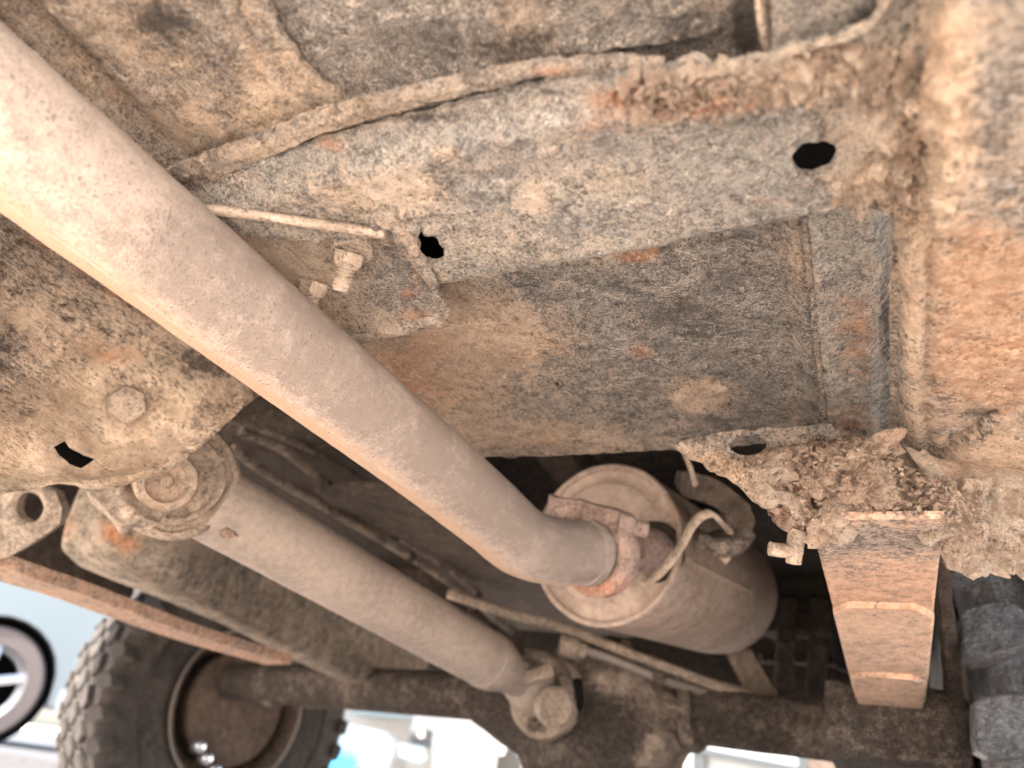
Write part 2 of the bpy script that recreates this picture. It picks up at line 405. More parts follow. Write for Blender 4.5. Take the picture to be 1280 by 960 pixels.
m_drum = crust('rusty brake drum', (.05, .036, .028), (.10, .07, .055), (.13, .095, .07), (.19, .14, .11), fib=0, k=.7, bump=.4)
m_black = plain('black underseal', (.006, .006, .006), .95, 0, .3, 20, 0, .05)  # also on the hole backing sheets, where black stands in for shade
m_chrome = plain('bright zinc', (.75, .77, .8), .2, .9, .05)

# ------------------------------------------------------------------ the setting: ground
def ground_mat():
    g = G('pale dusty yard concrete'); n1 = g.noise(.6, 6, .6); n2 = g.noise(25, 5, .7); n3 = g.noise(300, 3)
    col = g.mix(g.ss(n1, .35, .65), (.54, .45, .37), (.64, .55, .47)); col = g.mix(g.math('MULTIPLY', g.ss(n2, .5, .75), .4), col, (.36, .30, .24))
    return g.out(col, .9, 0, g.bump(g.math('ADD', n2, n3), .004))
gm = ground_mat()
def ground():
    vs = []; fs = []; n = 40
    c = [(-1 if t < 0 else 1) * abs(t) ** 3 * 200 for t in np.linspace(-1, 1, n + 1)]
    for y in c:
        for x in c: vs.append((x, y, 0))
    for j in range(n):
        for i in range(n): a = j * (n + 1) + i; fs.append((a, a + 1, a + n + 2, a + n + 1))
    o = put('ground', vs, fs, gm); o['kind'] = 'structure'
ground()

# ------------------------------------------------------------------ floor pan, crossmembers and rail of the vehicle
body = thing('vehicle_underbody', 'mud crusted steel floor pan with its beams, filling the upper part of the view', 'underbody', P(640, 200, .5))
gro = [(-160, -150), (10, 28), (62, 78), (130, 142), (180, 192), (238, 226)]
bead = [(185, 236), (300, 194), (400, 153), (470, 131), (560, 106), (640, 84), (740, 66), (860, 52), (960, 44)]
fold = [(285, -160), (292, 0), (330, 72), (385, 125), (425, 152)]
stepl = [(950, -160), (948, 10), (955, 66)]
def rel_pan(x, y):
    h = 0
    d = seg((x, y), gro); h += .004 * math.exp(-((d + 8) / 9) ** 2) - .003 * math.exp(-((d + 30) / 12) ** 2)   # left of the groove it is set up higher
    if y > -50 and 180 < x < 900:
        d = abs(seg((x, y), bead)); h += .0048 * math.exp(-(d / 8) ** 2) * (.5 + .5 * sstep(960, 780, x)) * (1 + .5 * noise.noise(Vector((x * .03, 1, 2))))
    d = seg((x, y), fold); h += -.006 * sstep(-12, 12, -d) * sstep(180, 100, y)
    d = seg((x, y), stepl); h += .004 * sstep(-5, 5, -d) * sstep(80, 56, y) + .004 * math.exp(-(d / 10) ** 2) * sstep(90, 60, y)
    return h
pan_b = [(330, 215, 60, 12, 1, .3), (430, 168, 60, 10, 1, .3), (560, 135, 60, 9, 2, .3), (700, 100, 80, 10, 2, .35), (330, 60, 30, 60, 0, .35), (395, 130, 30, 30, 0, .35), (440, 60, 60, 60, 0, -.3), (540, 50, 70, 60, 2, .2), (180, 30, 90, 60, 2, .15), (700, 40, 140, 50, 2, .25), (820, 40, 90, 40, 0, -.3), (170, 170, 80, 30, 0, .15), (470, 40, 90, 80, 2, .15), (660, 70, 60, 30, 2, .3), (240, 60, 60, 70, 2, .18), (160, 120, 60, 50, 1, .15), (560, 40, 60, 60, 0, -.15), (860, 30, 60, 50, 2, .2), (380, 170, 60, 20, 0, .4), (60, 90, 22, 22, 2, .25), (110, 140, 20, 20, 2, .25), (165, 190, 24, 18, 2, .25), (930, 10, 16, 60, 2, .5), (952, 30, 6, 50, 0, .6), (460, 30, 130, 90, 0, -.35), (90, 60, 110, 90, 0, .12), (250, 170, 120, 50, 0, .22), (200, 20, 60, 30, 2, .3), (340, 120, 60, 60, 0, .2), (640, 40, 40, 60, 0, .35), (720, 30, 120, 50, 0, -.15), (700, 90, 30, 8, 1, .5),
         (950, 40, 20, 60, 2, .35), (880, 40, 60, 40, 2, .15), (1010, 20, 50, 40, 0, -.2), (600, 110, 90, 20, 0, -.1), (1090, 45, 30, 20, 2, .4)]  # dark spots along groove, seam valley and step paint in their shade
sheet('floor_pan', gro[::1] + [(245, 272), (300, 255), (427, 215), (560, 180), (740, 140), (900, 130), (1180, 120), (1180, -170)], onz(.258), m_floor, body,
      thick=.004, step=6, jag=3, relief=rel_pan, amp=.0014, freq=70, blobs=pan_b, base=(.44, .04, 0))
# higher sheet left of the groove; its dark brown also stands in for shade
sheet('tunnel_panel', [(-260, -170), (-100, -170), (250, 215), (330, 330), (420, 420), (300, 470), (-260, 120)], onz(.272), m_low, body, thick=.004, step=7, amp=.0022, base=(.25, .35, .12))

hole_o = [(1018 + 28.5 * math.cos(a), 196.5 + 21.5 * math.sin(a) - 3.0 * math.cos(a)) for a in [i * math.pi / 12 for i in range(24)]]
hole_t = [(513, 303), (517, 296), (524, 297), (528, 292), (533, 297), (541, 302), (549, 310), (550, 318), (543, 321), (532, 321), (521, 315), (514, 309)]
hole_t = [(531 + (x - 531) * 1.32, 307 + (y - 307) * 1.4) for x, y in hole_t]
slot1 = [(1129, -6), (1139, -6), (1139, 8), (1131, 10)]; slot2 = [(1130, 30), (1137, 30), (1138, 40), (1131, 42)]
def crud_amt(x, y):
    a = 0
    for bx, by, rx, ry, k in ((880, 118, 90, 26, 3.2), (990, 95, 90, 26, 3.0), (1100, 95, 70, 40, 2.6), (1150, 160, 60, 90, 2.4), (1080, 230, 60, 26, 1.6), (800, 120, 35, 20, 2.0), (530, 290, 40, 30, 1.2), (1150, 250, 40, 40, 1.5), (480, 275, 30, 12, 2.5)):
        q = ((x - bx) / rx) ** 2 + ((y - by) / ry) ** 2
        if q < 5: a += k * math.exp(-q)
    return a
def rel_beam(x, y):
    h = 0
    d = seg((x, y), [(190, 256), (300, 226), (427, 186), (560, 153), (700, 119), (780, 104), (860, 96), (953, 79), (1030, 60), (1120, 46)])
    h += -.0075 * sstep(34, 2, d) * (.3 + .7 * sstep(1000, 860, x)) + .0016 * math.exp(-((d - 40) / 10) ** 2)
    d2 = seg((x, y), [(545, 362), (600, 352), (700, 334), (800, 318), (900, 298), (1000, 277), (1125, 262)])
    h += -.004 * sstep(-10, 3, d2)
    h += -.002 * math.exp(-(seg((x, y), [(560, 230), (700, 205), (860, 185), (1000, 150), (1130, 130)]) / 7) ** 2)
    return h + .0016 * crud_amt(x, y) * .6
beam_b = [(1050, 110, 160, 40, 1, .25), (830, 125, 80, 24, 1, .5), (1110, 200, 60, 60, 0, .25), (300, 222, 60, 10, 1, .35), (420, 178, 60, 10, 1, .35), (540, 150, 60, 9, 2, .3), (700, 115, 90, 10, 2, .35), (330, 225, 80, 14, 2, .12), (600, 140, 160, 14, 2, .28), (440, 165, 60, 10, 2, .2), (620, 235, 60, 20, 0, -.2), (700, 280, 70, 30, 0, -.2), (870, 255, 80, 26, 2, .15), (860, 200, 60, 20, 2, .12), (470, 250, 60, 18, 0, .6), (1000, 180, 60, 30, 0, -.1), (430, 190, 110, 26, 0, -.15), (560, 170, 80, 20, 0, -.22), (560, 190, 16, 10, 0, .5), (500, 235, 50, 22, 0, .5), (590, 225, 60, 16, 2, .22), (680, 150, 60, 25, 0, -.1), (760, 125, 14, 8, 1, .8), (745, 155, 70, 24, 1, .18),
          (800, 112, 26, 12, 1, .6), (850, 122, 38, 16, 1, .6), (900, 130, 60, 16, 1, .5), (812, 146, 16, 12, 0, .9), (930, 105, 60, 24, 0, .8), (1030, 95, 80, 26, 0, 1.0), (1110, 100, 50, 30, 0, 1.1), (1030, 90, 60, 20, 1, .25),
          (670, 245, 22, 26, 0, .55), (770, 225, 60, 20, 0, .25), (850, 190, 120, 40, 0, -.22), (920, 230, 90, 26, 0, -.25), (1060, 160, 70, 30, 0, .35), (1080, 225, 70, 26, 0, .5), (1140, 180, 45, 80, 0, .55), (960, 250, 50, 10, 1, .3),
          (1120, 40, 20, 30, 2, .3), (640, 300, 90, 25, 0, .15), (1010, 230, 30, 12, 1, .3), (545, 345, 14, 10, 0, .5)]  # browned, darkened strip along the upper seam is painted valley shade
bm_poly = [(185, 256), (230, 244), (300, 224), (427, 184), (560, 151), (700, 117), (780, 102), (860, 94), (953, 77), (1030, 58), (1090, 36), (1125, -20), (1110, -170), (1180, -170), (1180, 262), (1125, 264), (1060, 270), (1000, 279), (955, 286), (900, 299), (860, 305), (800, 319), (745, 330), (700, 336), (650, 346), (600, 353), (566, 358), (548, 361), (541, 352), (536, 340), (520, 326), (505, 312), (500, 298), (490, 290), (475, 282), (455, 300), (380, 300), (250, 290), (215, 268)]
crossmember = sheet('crossmember', bm_poly, onz(.236), m_beam, body, thick=.0035, step=5, holes=[hole_o, hole_t, slot1, slot2], relief=rel_beam, amp=.0011, freq=75, jag=5, blobs=beam_b, base=(.30, .06, 0), rough=lambda x, y: 1.6 * crud_amt(x, y))
# sheet added behind the holes, painted black for their shaded inside
sheet('hole_backing', [(470, 250), (1160, 130), (1160, 255), (600, 345), (540, 340)], onz(.295), m_black, body, thick=.002, step=25, amp=0, base=(.1, 0, .4))

# lower panel
def d_low(x, y):
    return onz(.262)(x, y)
def rel_low(x, y):
    h = 0
    d = seg((x, y), [(400, 400), (455, 470), (520, 535), (590, 590)]); h += -.012 * sstep(70, -30, -d if False else (x - 400) * 0 + abs(d)) * 0
    e = seg((x, y), [(1000, 255), (1008, 330), (1020, 440), (1030, 560)]); h += .008 * sstep(40, 2, abs(e))
    h += .003 * math.exp(-((x - 870) / 50) ** 2 - ((y - 490) / 40) ** 2) * noise.noise(Vector((x * .05, y * .07, 0))) * 2
    h += -.010 * sstep(560, 430, x) * sstep(440, 540, y)
    return h
low_b = [(900, 400, 110, 100, 0, -.3), (920, 430, 80, 80, 2, .22), (700, 370, 110, 40, 0, -.25), (480, 480, 80, 60, 1, .2), (540, 430, 70, 60, 1, .2), (700, 370, 100, 30, 2, .2), (840, 400, 70, 50, 2, .28), (930, 330, 60, 40, 2, .2), (950, 500, 40, 40, 2, .22), (780, 500, 40, 30, 2, .15), (500, 500, 60, 60, 1, .25), (650, 420, 60, 40, 0, .2), (520, 470, 110, 80, 0, .45), (700, 400, 90, 60, 0, .05), (600, 400, 60, 50, 0, .3), (640, 545, 140, 20, 0, .3), (760, 440, 60, 30, 0, -.15), (850, 400, 110, 80, 0, -.32), (950, 430, 70, 100, 0, -.35), (880, 490, 44, 26, 0, .75), (690, 350, 90, 20, 0, -.2), (600, 370, 40, 25, 2, .25),
         (790, 320, 14, 8, 1, .9), (815, 318, 12, 10, 1, .7), (800, 440, 18, 14, 1, .4), (870, 500, 24, 12, 0, .4), (740, 440, 60, 14, 2, .2), (560, 540, 60, 20, 2, .25), (990, 400, 12, 120, 0, .4), (620, 500, 70, 20, 2, .15)]
sheet('lower_panel', [(395, 420), (460, 380), (540, 330), (600, 330), (1012, 250), (1012, 310), (1022, 430), (1031, 500), (1034, 544), (1000, 550), (940, 556), (880, 560), (760, 566), (660, 571), (585, 573), (540, 556), (480, 510), (430, 470)],
      d_low, m_low, body, thick=.004, step=6, relief=rel_low, amp=.0010, freq=70, jag=2, blobs=low_b, base=(.42, .05, 0), holes=[[(693, 478), (698, 477), (700, 482), (696, 485), (692, 483)]])
def rel_ear(x, y):
    e = seg((x, y), [(1003, 255), (1010, 330), (1022, 440), (1032, 560)])
    return .003 * math.exp(-((abs(e) - 12) / 8) ** 2) - .010 * sstep(1086, 1122, x + (y - 400) * .02)
sheet('outer_panel', [(1003, 255), (1135, 245), (1135, 400), (1128, 520), (1116, 562), (1111, 557), (1100, 555), (1090, 551), (1080, 553), (1074, 558), (1066, 556), (1056, 550), (1046, 555), (1036, 553), (1030, 530), (1022, 440), (1010, 330)],
      onz(.252), m_beam, body, thick=.004, step=5, relief=rel_ear, amp=.0012, jag=3, base=(.28, .12, 0),
      blobs=[(1030, 350, 40, 60, 0, -.1), (1075, 430, 25, 40, 1, .4), (1060, 530, 40, 30, 1, .4), (1070, 380, 30, 20, 1, .3), (1107, 420, 12, 130, 2, .45), (1015, 440, 8, 90, 0, .5), (1100, 520, 20, 30, 2, .2)])  # tall dark strip near the right edge paints in the groove's shade

def strip(name, line_, wpx, z, mat, root, **k):
    up = []; dn = []
    for i, (x, y) in enumerate(line_):
        a_ = line_[max(0, i - 1)]; b_ = line_[min(len(line_) - 1, i + 1)]; L_ = math.hypot(b_[0] - a_[0], b_[1] - a_[1]); nx, ny = -(b_[1] - a_[1]) / L_, (b_[0] - a_[0]) / L_
        w_ = wpx(i / (len(line_) - 1)) if callable(wpx) else wpx
        up.append((x - nx * w_ / 2, y - ny * w_ / 2)); dn.append((x + nx * w_ / 2, y + ny * w_ / 2))
    def rel(x, y): return k.get('hgt', .0022) * math.exp(-(seg((x, y), line_) / 5) ** 2) + (k.get('extra', lambda a, b: 0))(x, y)
    kk = {a: b for a, b in k.items() if a not in ('extra', 'hgt')}
    return sheet(name, up + dn[::-1], onz(z), mat, root, relief=rel, **kk)
strip('seam_flange', [(196, 238), (230, 222), (300, 195), (350, 175), (400, 152), (440, 143), (500, 127), (560, 112), (610, 102), (660, 90), (720, 83), (780, 80), (830, 84)], lambda t: 34 - 20 * t, .2432, m_floor, body, thick=.003, step=4, amp=.0009, freq=90, jag=3, hgt=.0012, base=(.5, .05, 0), blobs=[(320, 190, 90, 20, 0, .3), (690, 90, 30, 10, 1, .6), (420, 148, 16, 6, 1, .4), (480, 135, 20, 4, 2, .4)])
strip('folded_lip', [(-120, -110), (10, 24), (62, 73), (100, 108), (130, 137), (160, 168), (190, 192), (215, 205), (240, 214)], lambda t: 15, .2535, m_floor, body, thick=.010, step=4, amp=.0012, jag=3, base=(.6, .05, 0))
strip('pressed_rib', [(320, -60), (318, 10), (345, 66), (385, 112), (425, 140)], lambda t: 34, .2575, m_floor, body, thick=.003, step=5, amp=.0008, jag=6, base=(.62, .10, 0), hgt=.0007)
strip('pressed_rib', [(952, -60), (950, 10), (955, 40), (962, 70)], lambda t: 13, .2520, m_beam, body, thick=.006, step=4, amp=.0010, jag=3, base=(.75, .15, 0))
sheet('gusset_panel', [(962, -60), (966, 64), (1000, 56), (1060, 40), (1090, 18), (1100, -60)], onz(.2480), m_beam, body, thick=.004, step=5, amp=.0010, jag=3, base=(.1, 0, 0), blobs=[(1085, 20, 30, 30, 2, .5)])
strip('seam_lip', [(964, 72), (1000, 62), (1060, 46), (1090, 28), (1112, -6)], 6, .2355, m_beam, body, thick=.003, step=3.5, amp=.0012, jag=4, base=(.6, .1, 0))
strip('panel_joint', [(1006, 270), (1010, 330), (1018, 400), (1024, 460), (1032, 548)], 7, .2505, m_low, body, thick=.003, step=4, amp=.0008, jag=4, base=(.42, .18, 0), hgt=.001)

# right frame rail, lower and nearer
rail = thing('frame_rail', 'rust orange and grey box rail down the right edge, dirt caked at its end', 'frame rail', P(1220, 350, .35), 'frame rails of the vehicle')
def d_rail(x, y):
    e = seg((x, y), [(1150, -170), (1150, 60), (1150, 262), (1122, 300), (1120, 400), (1116, 520), (1124, 600)])
    z = .2365 - .026 * sstep(-2, -34, e)
    return z / rz(x, y).z
def rel_rail(x, y):
    e = seg((x, y), [(1150, 260), (1140, 300), (1138, 400), (1134, 520), (1140, 590)])
    h = .0045 * math.exp(-(e / 9) ** 2) * sstep(250, 290, y)
    h += -.003 * math.exp(-((e + 22) / 8) ** 2) * sstep(250, 290, y)
    c = seg((x, y), [(1130, 600), (1165, 580), (1200, 548), (1240, 522), (1300, 506)])
    h += .006 * sstep(-2, 6, c) - .003 * math.exp(-(c / 5) ** 2)
    h += .0016 * crud_amt(x, y) * .6
    return h
rail_b = [(1240, 380, 90, 120, 1, .35), (1150, 540, 30, 60, 1, .2), (1170, 130, 60, 120, 0, .3), (1240, 400, 70, 100, 1, .5), (1190, 350, 50, 60, 1, .35), (1180, 470, 30, 50, 1, .25), (1250, 480, 50, 40, 1, .25), (1235, 300, 60, 24, 1, .3), (1210, 420, 30, 30, 0, -.3), (1262, 380, 20, 40, 0, -.3), (1180, 120, 40, 90, 1, .25), (1250, 120, 60, 100, 2, .1), (1260, 330, 30, 30, 1, .3), (1230, 480, 50, 30, 1, .3), (1240, 150, 50, 130, 0, -.15), (1165, 180, 40, 110, 0, .6), (1175, 70, 30, 60, 0, .5), (1180, 50, 20, 40, 1, .35), (1245, 270, 50, 20, 0, .0),
          (1180, 530, 40, 40, 0, -.12), (1230, 515, 40, 10, 2, .5), (1270, 460, 40, 20, 0, -.2), (1250, 570, 60, 40, 0, .5), (1250, 570, 60, 40, 1, .25), (1140, 420, 8, 140, 0, .4), (1150, 560, 20, 30, 0, -.1), (1265, 440, 20, 40, 1, .4), (1215, 260, 60, 60, 0, -.1), (1144, 60, 12, 60, 2, .3)]
sheet('rail_bottom', [(1146, -170), (1450, -170), (1450, 640), (1290, 622), (1262, 618), (1230, 606), (1200, 604), (1175, 600), (1150, 598), (1126, 580), (1114, 540), (1112, 400), (1118, 268), (1150, 258)],
      d_rail, m_rail, rail, thick=.004, step=5.5, relief=rel_rail, amp=.0010, jag=3, blobs=rail_b, base=(.45, .0, 0), rough=lambda x, y: 1.3 * crud_amt(x, y))
sheet('rail_end', [(1150, 585), (1200, 596), (1300, 604), (1420, 610), (1420, 760), (1283, 729), (1262, 716), (1230, 719), (1200, 716), (1182, 709), (1174, 690), (1170, 640)], lambda x, y: .445 + (y - 600) * .0003, m_crud, rail,
      thick=.02, step=5, amp=.004, freq=55, jag=6, blobs=[(1250, 680, 60, 30, 0, -.2), (1230, 620, 30, 20, 2, .4), (1200, 650, 20, 40, 0, .3)], base=(1.0, -.2, .0))

# spring hanger and the rust that has swollen off it
hanger = thing('spring_hanger', 'crumbling rust encrusted hanger bracket at the upper end of the right leaf spring', 'spring hanger', P(1040, 610, .46))
hh = [(937 + 25 * math.cos(a), 557 + 13 * math.sin(a)) for a in [i * math.pi / 10 for i in range(20)]]
sheet('hanger_plate', [(842, 556), (900, 540), (1040, 530), (1060, 560), (1060, 640), (1010, 662), (978, 652), (955, 636), (925, 608), (895, 590), (862, 572)], lambda x, y: .515, m_rail, hanger, thick=.006, step=5, amp=.0018, jag=4, holes=[hh],
      base=(.5, .2, .05), blobs=[(900, 580, 40, 15, 1, .3), (990, 580, 40, 30, 2, .2), (930, 600, 40, 14, 0, .4)])
for a, b, c, d0, base, nm in (([(935, 575), (985, 558), (1040, 552), (1080, 552), (1110, 562), (1140, 590), (1165, 600), (1190, 606), (1212, 622), (1222, 652), (1206, 672), (1196, 655), (1178, 652), (1168, 640), (1145, 646), (1100, 640), (1060, 638), (1035, 650), (1008, 662), (985, 664), (965, 650), (948, 628), (938, 600)], .445, .0075, .018, (.45, .30, .0), 'rust_crust'),
                               ([(1020, 585), (1060, 568), (1100, 574), (1122, 598), (1128, 628), (1100, 636), (1050, 630), (1022, 612)], .433, .006, .012, (.85, .05, 0), 'rust_crust'),
                               ([(960, 600), (1000, 590), (1020, 620), (1008, 650), (980, 655), (962, 636)], .434, .005, .012, (.25, .55, .0), 'rust_crust')):
    sheet(nm, a, (lambda dd: (lambda x, y: dd + (x - 1050) * -.00012))(b), m_crud, hanger, thick=d0, step=3.6, amp=c, freq=62, jag=9, base=base, blobs=[(1080, 590, 60, 20, 0, .3), (1190, 640, 40, 30, 0, .4), (1000, 620, 40, 30, 1, .3)])
def flakes(name, area, n, depth, mat, root, size=(5, 16), seed=1, base=(.4, .4, 0), drop=.004):
    rnd = random.Random(seed); vs = []; fs = []
    while n:
        x = rnd.uniform(area[0], area[2]); y = rnd.uniform(area[1], area[3])
        if len(area) > 4 and not inside(x, y, area[4]): continue
        n -= 1
        d = depth(x, y) - rnd.uniform(0, drop); s = rnd.uniform(*size) * d / F * .5; a = rnd.uniform(0, 6.3)
        c = P(x, y, d); t = Vector((math.cos(a), math.sin(a), rnd.uniform(-.7, .7))).normalized()
        nn = Vector((rnd.gauss(0, .5), rnd.gauss(-.4, .5), -1)).normalized(); b = nn.cross(t).normalized(); t = b.cross(nn)
        k = len(vs); m = 5; asp = rnd.choice((.12, .3, .5, .8))
        for j in range(m):
            q = 2 * math.pi * j / m; r = s * rnd.uniform(.6, 1.15)
            vs.append(c + t * math.cos(q) * r + b * math.sin(q) * r * asp + nn * s * .3 * math.cos(q * 2 + 1))
        for j in range(m): vs.append(vs[k + j] - nn * (s * .18 + .0003))
        fs.append(tuple(range(k, k + m))); fs.append(tuple(range(k + 2 * m - 1, k + m - 1, -1)))
        for j in range(m): fs.append((k + j, k + (j + 1) % m, k + m + (j + 1) % m, k + m + j))
    o = put(name, vs, fs, mat, root, blobs=None, base=base, smooth=False); o['kind'] = 'stuff'; return o
cpoly = [(935, 575), (985, 560), (1110, 565), (1165, 600), (1212, 622), (1225, 660), (1200, 680), (1170, 650), (1060, 640), (985, 664), (948, 628)]
flakes('rust_flakes', (930, 550, 1230, 690, cpoly), 520, lambda x, y: .441 + (x - 1050) * -.00012, m_crud, hanger, (5, 18), 3, (.55, .4, 0), .014)
flakes('mud_flakes', (1000, 560, 1220, 680, cpoly), 260, lambda x, y: .438 + (x - 1050) * -.00012, m_crud, hanger, (3, 11), 5, (1.0, 0, 0), .014)
cp2 = [(780, 100), (860, 96), (980, 70), (1110, 60), (1170, 90), (1200, 200), (1180, 262), (1110, 250), (1110, 140), (990, 120), (900, 150), (820, 158)]
flakes('rust_scale', (780, 60, 1200, 262, cp2), 520, lambda x, y: .2335 / rz(x, y).z, m_crud, body, (4, 15), 9, (.8, .2, 0), .006)
for pl_, zz_, bs_ in (([(770, 108), (790, 98), (830, 104), (870, 98), (930, 92), (990, 78), (1060, 66), (1120, 68), (1150, 90), (1140, 122), (1090, 130), (1030, 124), (980, 128), (930, 134), (905, 160), (885, 150), (860, 140), (830, 150), (800, 146), (780, 128)], .2325, (.8, .22, 0)),
                      ([(1120, 90), (1165, 100), (1195, 150), (1200, 220), (1175, 262), (1130, 262), (1080, 262), (1040, 258), (1075, 236), (1115, 232), (1125, 190), (1120, 140)], .2315, (.85, .08, 0))):
    sheet('rust_crust', pl_, onz(zz_), m_crud, body, thick=.007, step=3.2, amp=.0042, freq=130, jag=14, base=bs_, blobs=[(800, 115, 30, 26, 1, .35), (860, 120, 40, 20, 1, .3), (1000, 95, 70, 14, 0, .4)])
cp3 = [(785, 102), (900, 98), (940, 120), (880, 140), (830, 150), (800, 130)]
flakes('rust_scale', (780, 90, 940, 152, cp3), 200, lambda x, y: .2325 / rz(x, y).z, m_crud, body, (5, 18), 11, (.6, .4, 0), .006)

# ------------------------------------------------------------------ left crossmember with the large bolt
cross = thing('gearbox_crossmember', 'curved ochre dusted plate at far left with one big bolt and a torn hole', 'crossmember', P(150, 480, .6))
d_n = rbf([(0, 290, .49), (155, 505, .60), (312, 505, .635), (250, 560, .60), (0, 612, .50), (90, 600, .545), (200, 400, .575), (340, 460, .66), (60, 520, .54), (170, 600, .575), (-150, 450, .42), (-150, 640, .42), (0, 450, .51)])
sq = [(66, 559), (80, 552), (88, 549), (93, 556), (98, 560), (110, 566), (123, 570), (113, 578), (105, 583), (90, 578), (80, 572), (72, 566)]
def rel_n(x, y):
    e = seg((x, y), [(-120, 616), (0, 613), (60, 610), (120, 609), (165, 601), (205, 588), (250, 558), (280, 530), (312, 503)])
    h = .0035 * math.exp(-((abs(e) - 5) / 6) ** 2) - .003 * math.exp(-((abs(e) - 26) / 12) ** 2)
    h += .004 * math.exp(-(((x - 155) / 44) ** 2 + ((y - 502) / 38) ** 2) ** 2)
    return h
sheet('plate', [(-200, 150), (0, 230), (100, 290), (200, 370), (300, 440), (345, 478), (312, 503), (296, 516), (280, 531), (265, 546), (248, 560), (236, 572), (220, 583), (200, 591), (178, 597), (158, 605), (130, 610), (95, 606), (60, 606), (30, 614), (0, 618), (-200, 640)],
      d_n, m_cross, cross, thick=.005, step=6, holes=[sq], relief=rel_n, amp=.0009, jag=3, freq=60,
      blobs=[(70, 350, 90, 60, 2, .1), (230, 450, 90, 30, 2, .3), (120, 400, 90, 60, 0, .1), (20, 430, 50, 40, 0, -.35), (60, 480, 60, 30, 0, .1), (60, 590, 90, 30, 0, .5), (190, 500, 120, 60, 0, .35), (60, 540, 90, 40, 0, .2), (120, 330, 60, 30, 2, .2), (200, 400, 60, 26, 2, .3), (270, 460, 40, 24, 2, .3), (100, 430, 60, 30, 1, .15), (250, 530, 30, 12, 2, .3), (180, 560, 80, 30, 0, .3), (30, 400, 40, 30, 0, .3), (100, 350, 50, 20, 2, .1), (150, 440, 50, 20, 1, .2)], base=(.5, .05, 0))
def nrm_at(dep, x, y):
    a = P(x, y, dep(x, y)); b = P(x + 8, y, dep(x + 8, y)); c = P(x, y + 8, dep(x, y + 8)); n = (b - a).cross(c - a).normalized()
    return -n if n.dot(a - CAM) > 0 else n
bn = nrm_at(d_n, 155, 505); bp = P(152, 505, d_n(152, 505)) - bn * .001
bolt = lathe('washer', bp, bn, [(0, .0001), (0, .0220), (.0045, .0216), (.006, .0195), (.0055, .0001)], m_cross, cross, 32, amp=.0006, base=(.85, 0, .05))
prism('bolt_head', P(159, 508, d_n(155, 505)) + bn * .003, bn, 6, .0150, .0135, m_dustbolt, cross, rot=.3, amp=.0008, base=(.85, 0, .0), blobs=[(158, 494, 9, 4, 2, .9), (172, 498, 7, 4, 2, .8), (150, 500, 4, 7, 2, .7)])
sheet('hole_black', [(30, 520), (150, 520), (150, 606), (30, 606)], lambda x, y: d_n(x, y) + .03, m_black, cross, thick=.003, step=20)  # black sheet added behind the hole, standing for the shade inside
0 and flakes('dirt_cracks', (130, 490, 182, 512), 26, lambda x, y: d_n(x, y) - .012, m_black, cross, (4, 9), 4, (0, 0, .8), .001)

# ------------------------------------------------------------------ small bracket with its two studs
brk = thing('mounting_bracket', 'folded grey bracket plate with two threaded studs just above the long pipe', 'bracket', P(450, 340, .45))
def rel_o(x, y):
    e = seg((x, y), [(553, 392), (500, 404), (430, 418), (380, 424)]); return .004 * math.exp(-((e) / 16) ** 2) - .006 * sstep(10, 40, -abs(e) + 50) * 0
sheet('plate', [(215, 250), (300, 262), (400, 272), (476, 282), (500, 300), (524, 330), (547, 364), (554, 380), (553, 402), (500, 417), (432, 434), (380, 436), (300, 380), (215, 290)], onz(.2445), m_floor, brk, thick=.003, step=5, relief=rel_o, amp=.0011, jag=2,
      blobs=[(320, 310, 80, 40, 0, .5), (400, 400, 60, 40, 0, .3), (500, 350, 40, 30, 0, -.3), (508, 368, 8, 6, 1, .9), (530, 395, 24, 10, 1, .4), (490, 400, 40, 10, 0, .3), (520, 350, 10, 30, 1, .4), (380, 340, 30, 20, 0, .4)], base=(.42, .0, 0))
strip('folded_edge', [(556, 388), (548, 398), (500, 411), (440, 425), (395, 430)], 15, .2415, m_beam, brk, thick=.004, step=4, amp=.0009, jag=2, base=(.75, .12, 0))  # both folds are coloured paler to paint an edge highlight
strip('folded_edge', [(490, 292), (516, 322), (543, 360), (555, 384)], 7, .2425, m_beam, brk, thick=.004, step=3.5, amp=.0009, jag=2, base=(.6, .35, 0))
tube('edge_bar', [P(205, 254, .2335 / rz(205, 254).z), P(300, 266, .2335 / rz(300, 266).z), P(400, 280, .2335 / rz(400, 280).z), P(482, 292, .2335 / rz(482, 292).z)], .0048, m_beam, brk, 12, flat=.55, amp=.0004, base=(.85, 0, 0))
bpy.data.objects['edge_bar'].data.materials[0] = m_dustbolt
sheet('torn_edge', [(448, 262), (460, 266), (476, 262), (492, 266), (505, 280), (518, 300), (522, 318), (540, 340), (546, 358), (538, 356), (528, 338), (512, 322), (500, 296), (486, 284), (466, 276)], onz(.2325), m_beam, body, thick=.004, step=4, amp=.0016, jag=6, base=(.48, .25, 0))
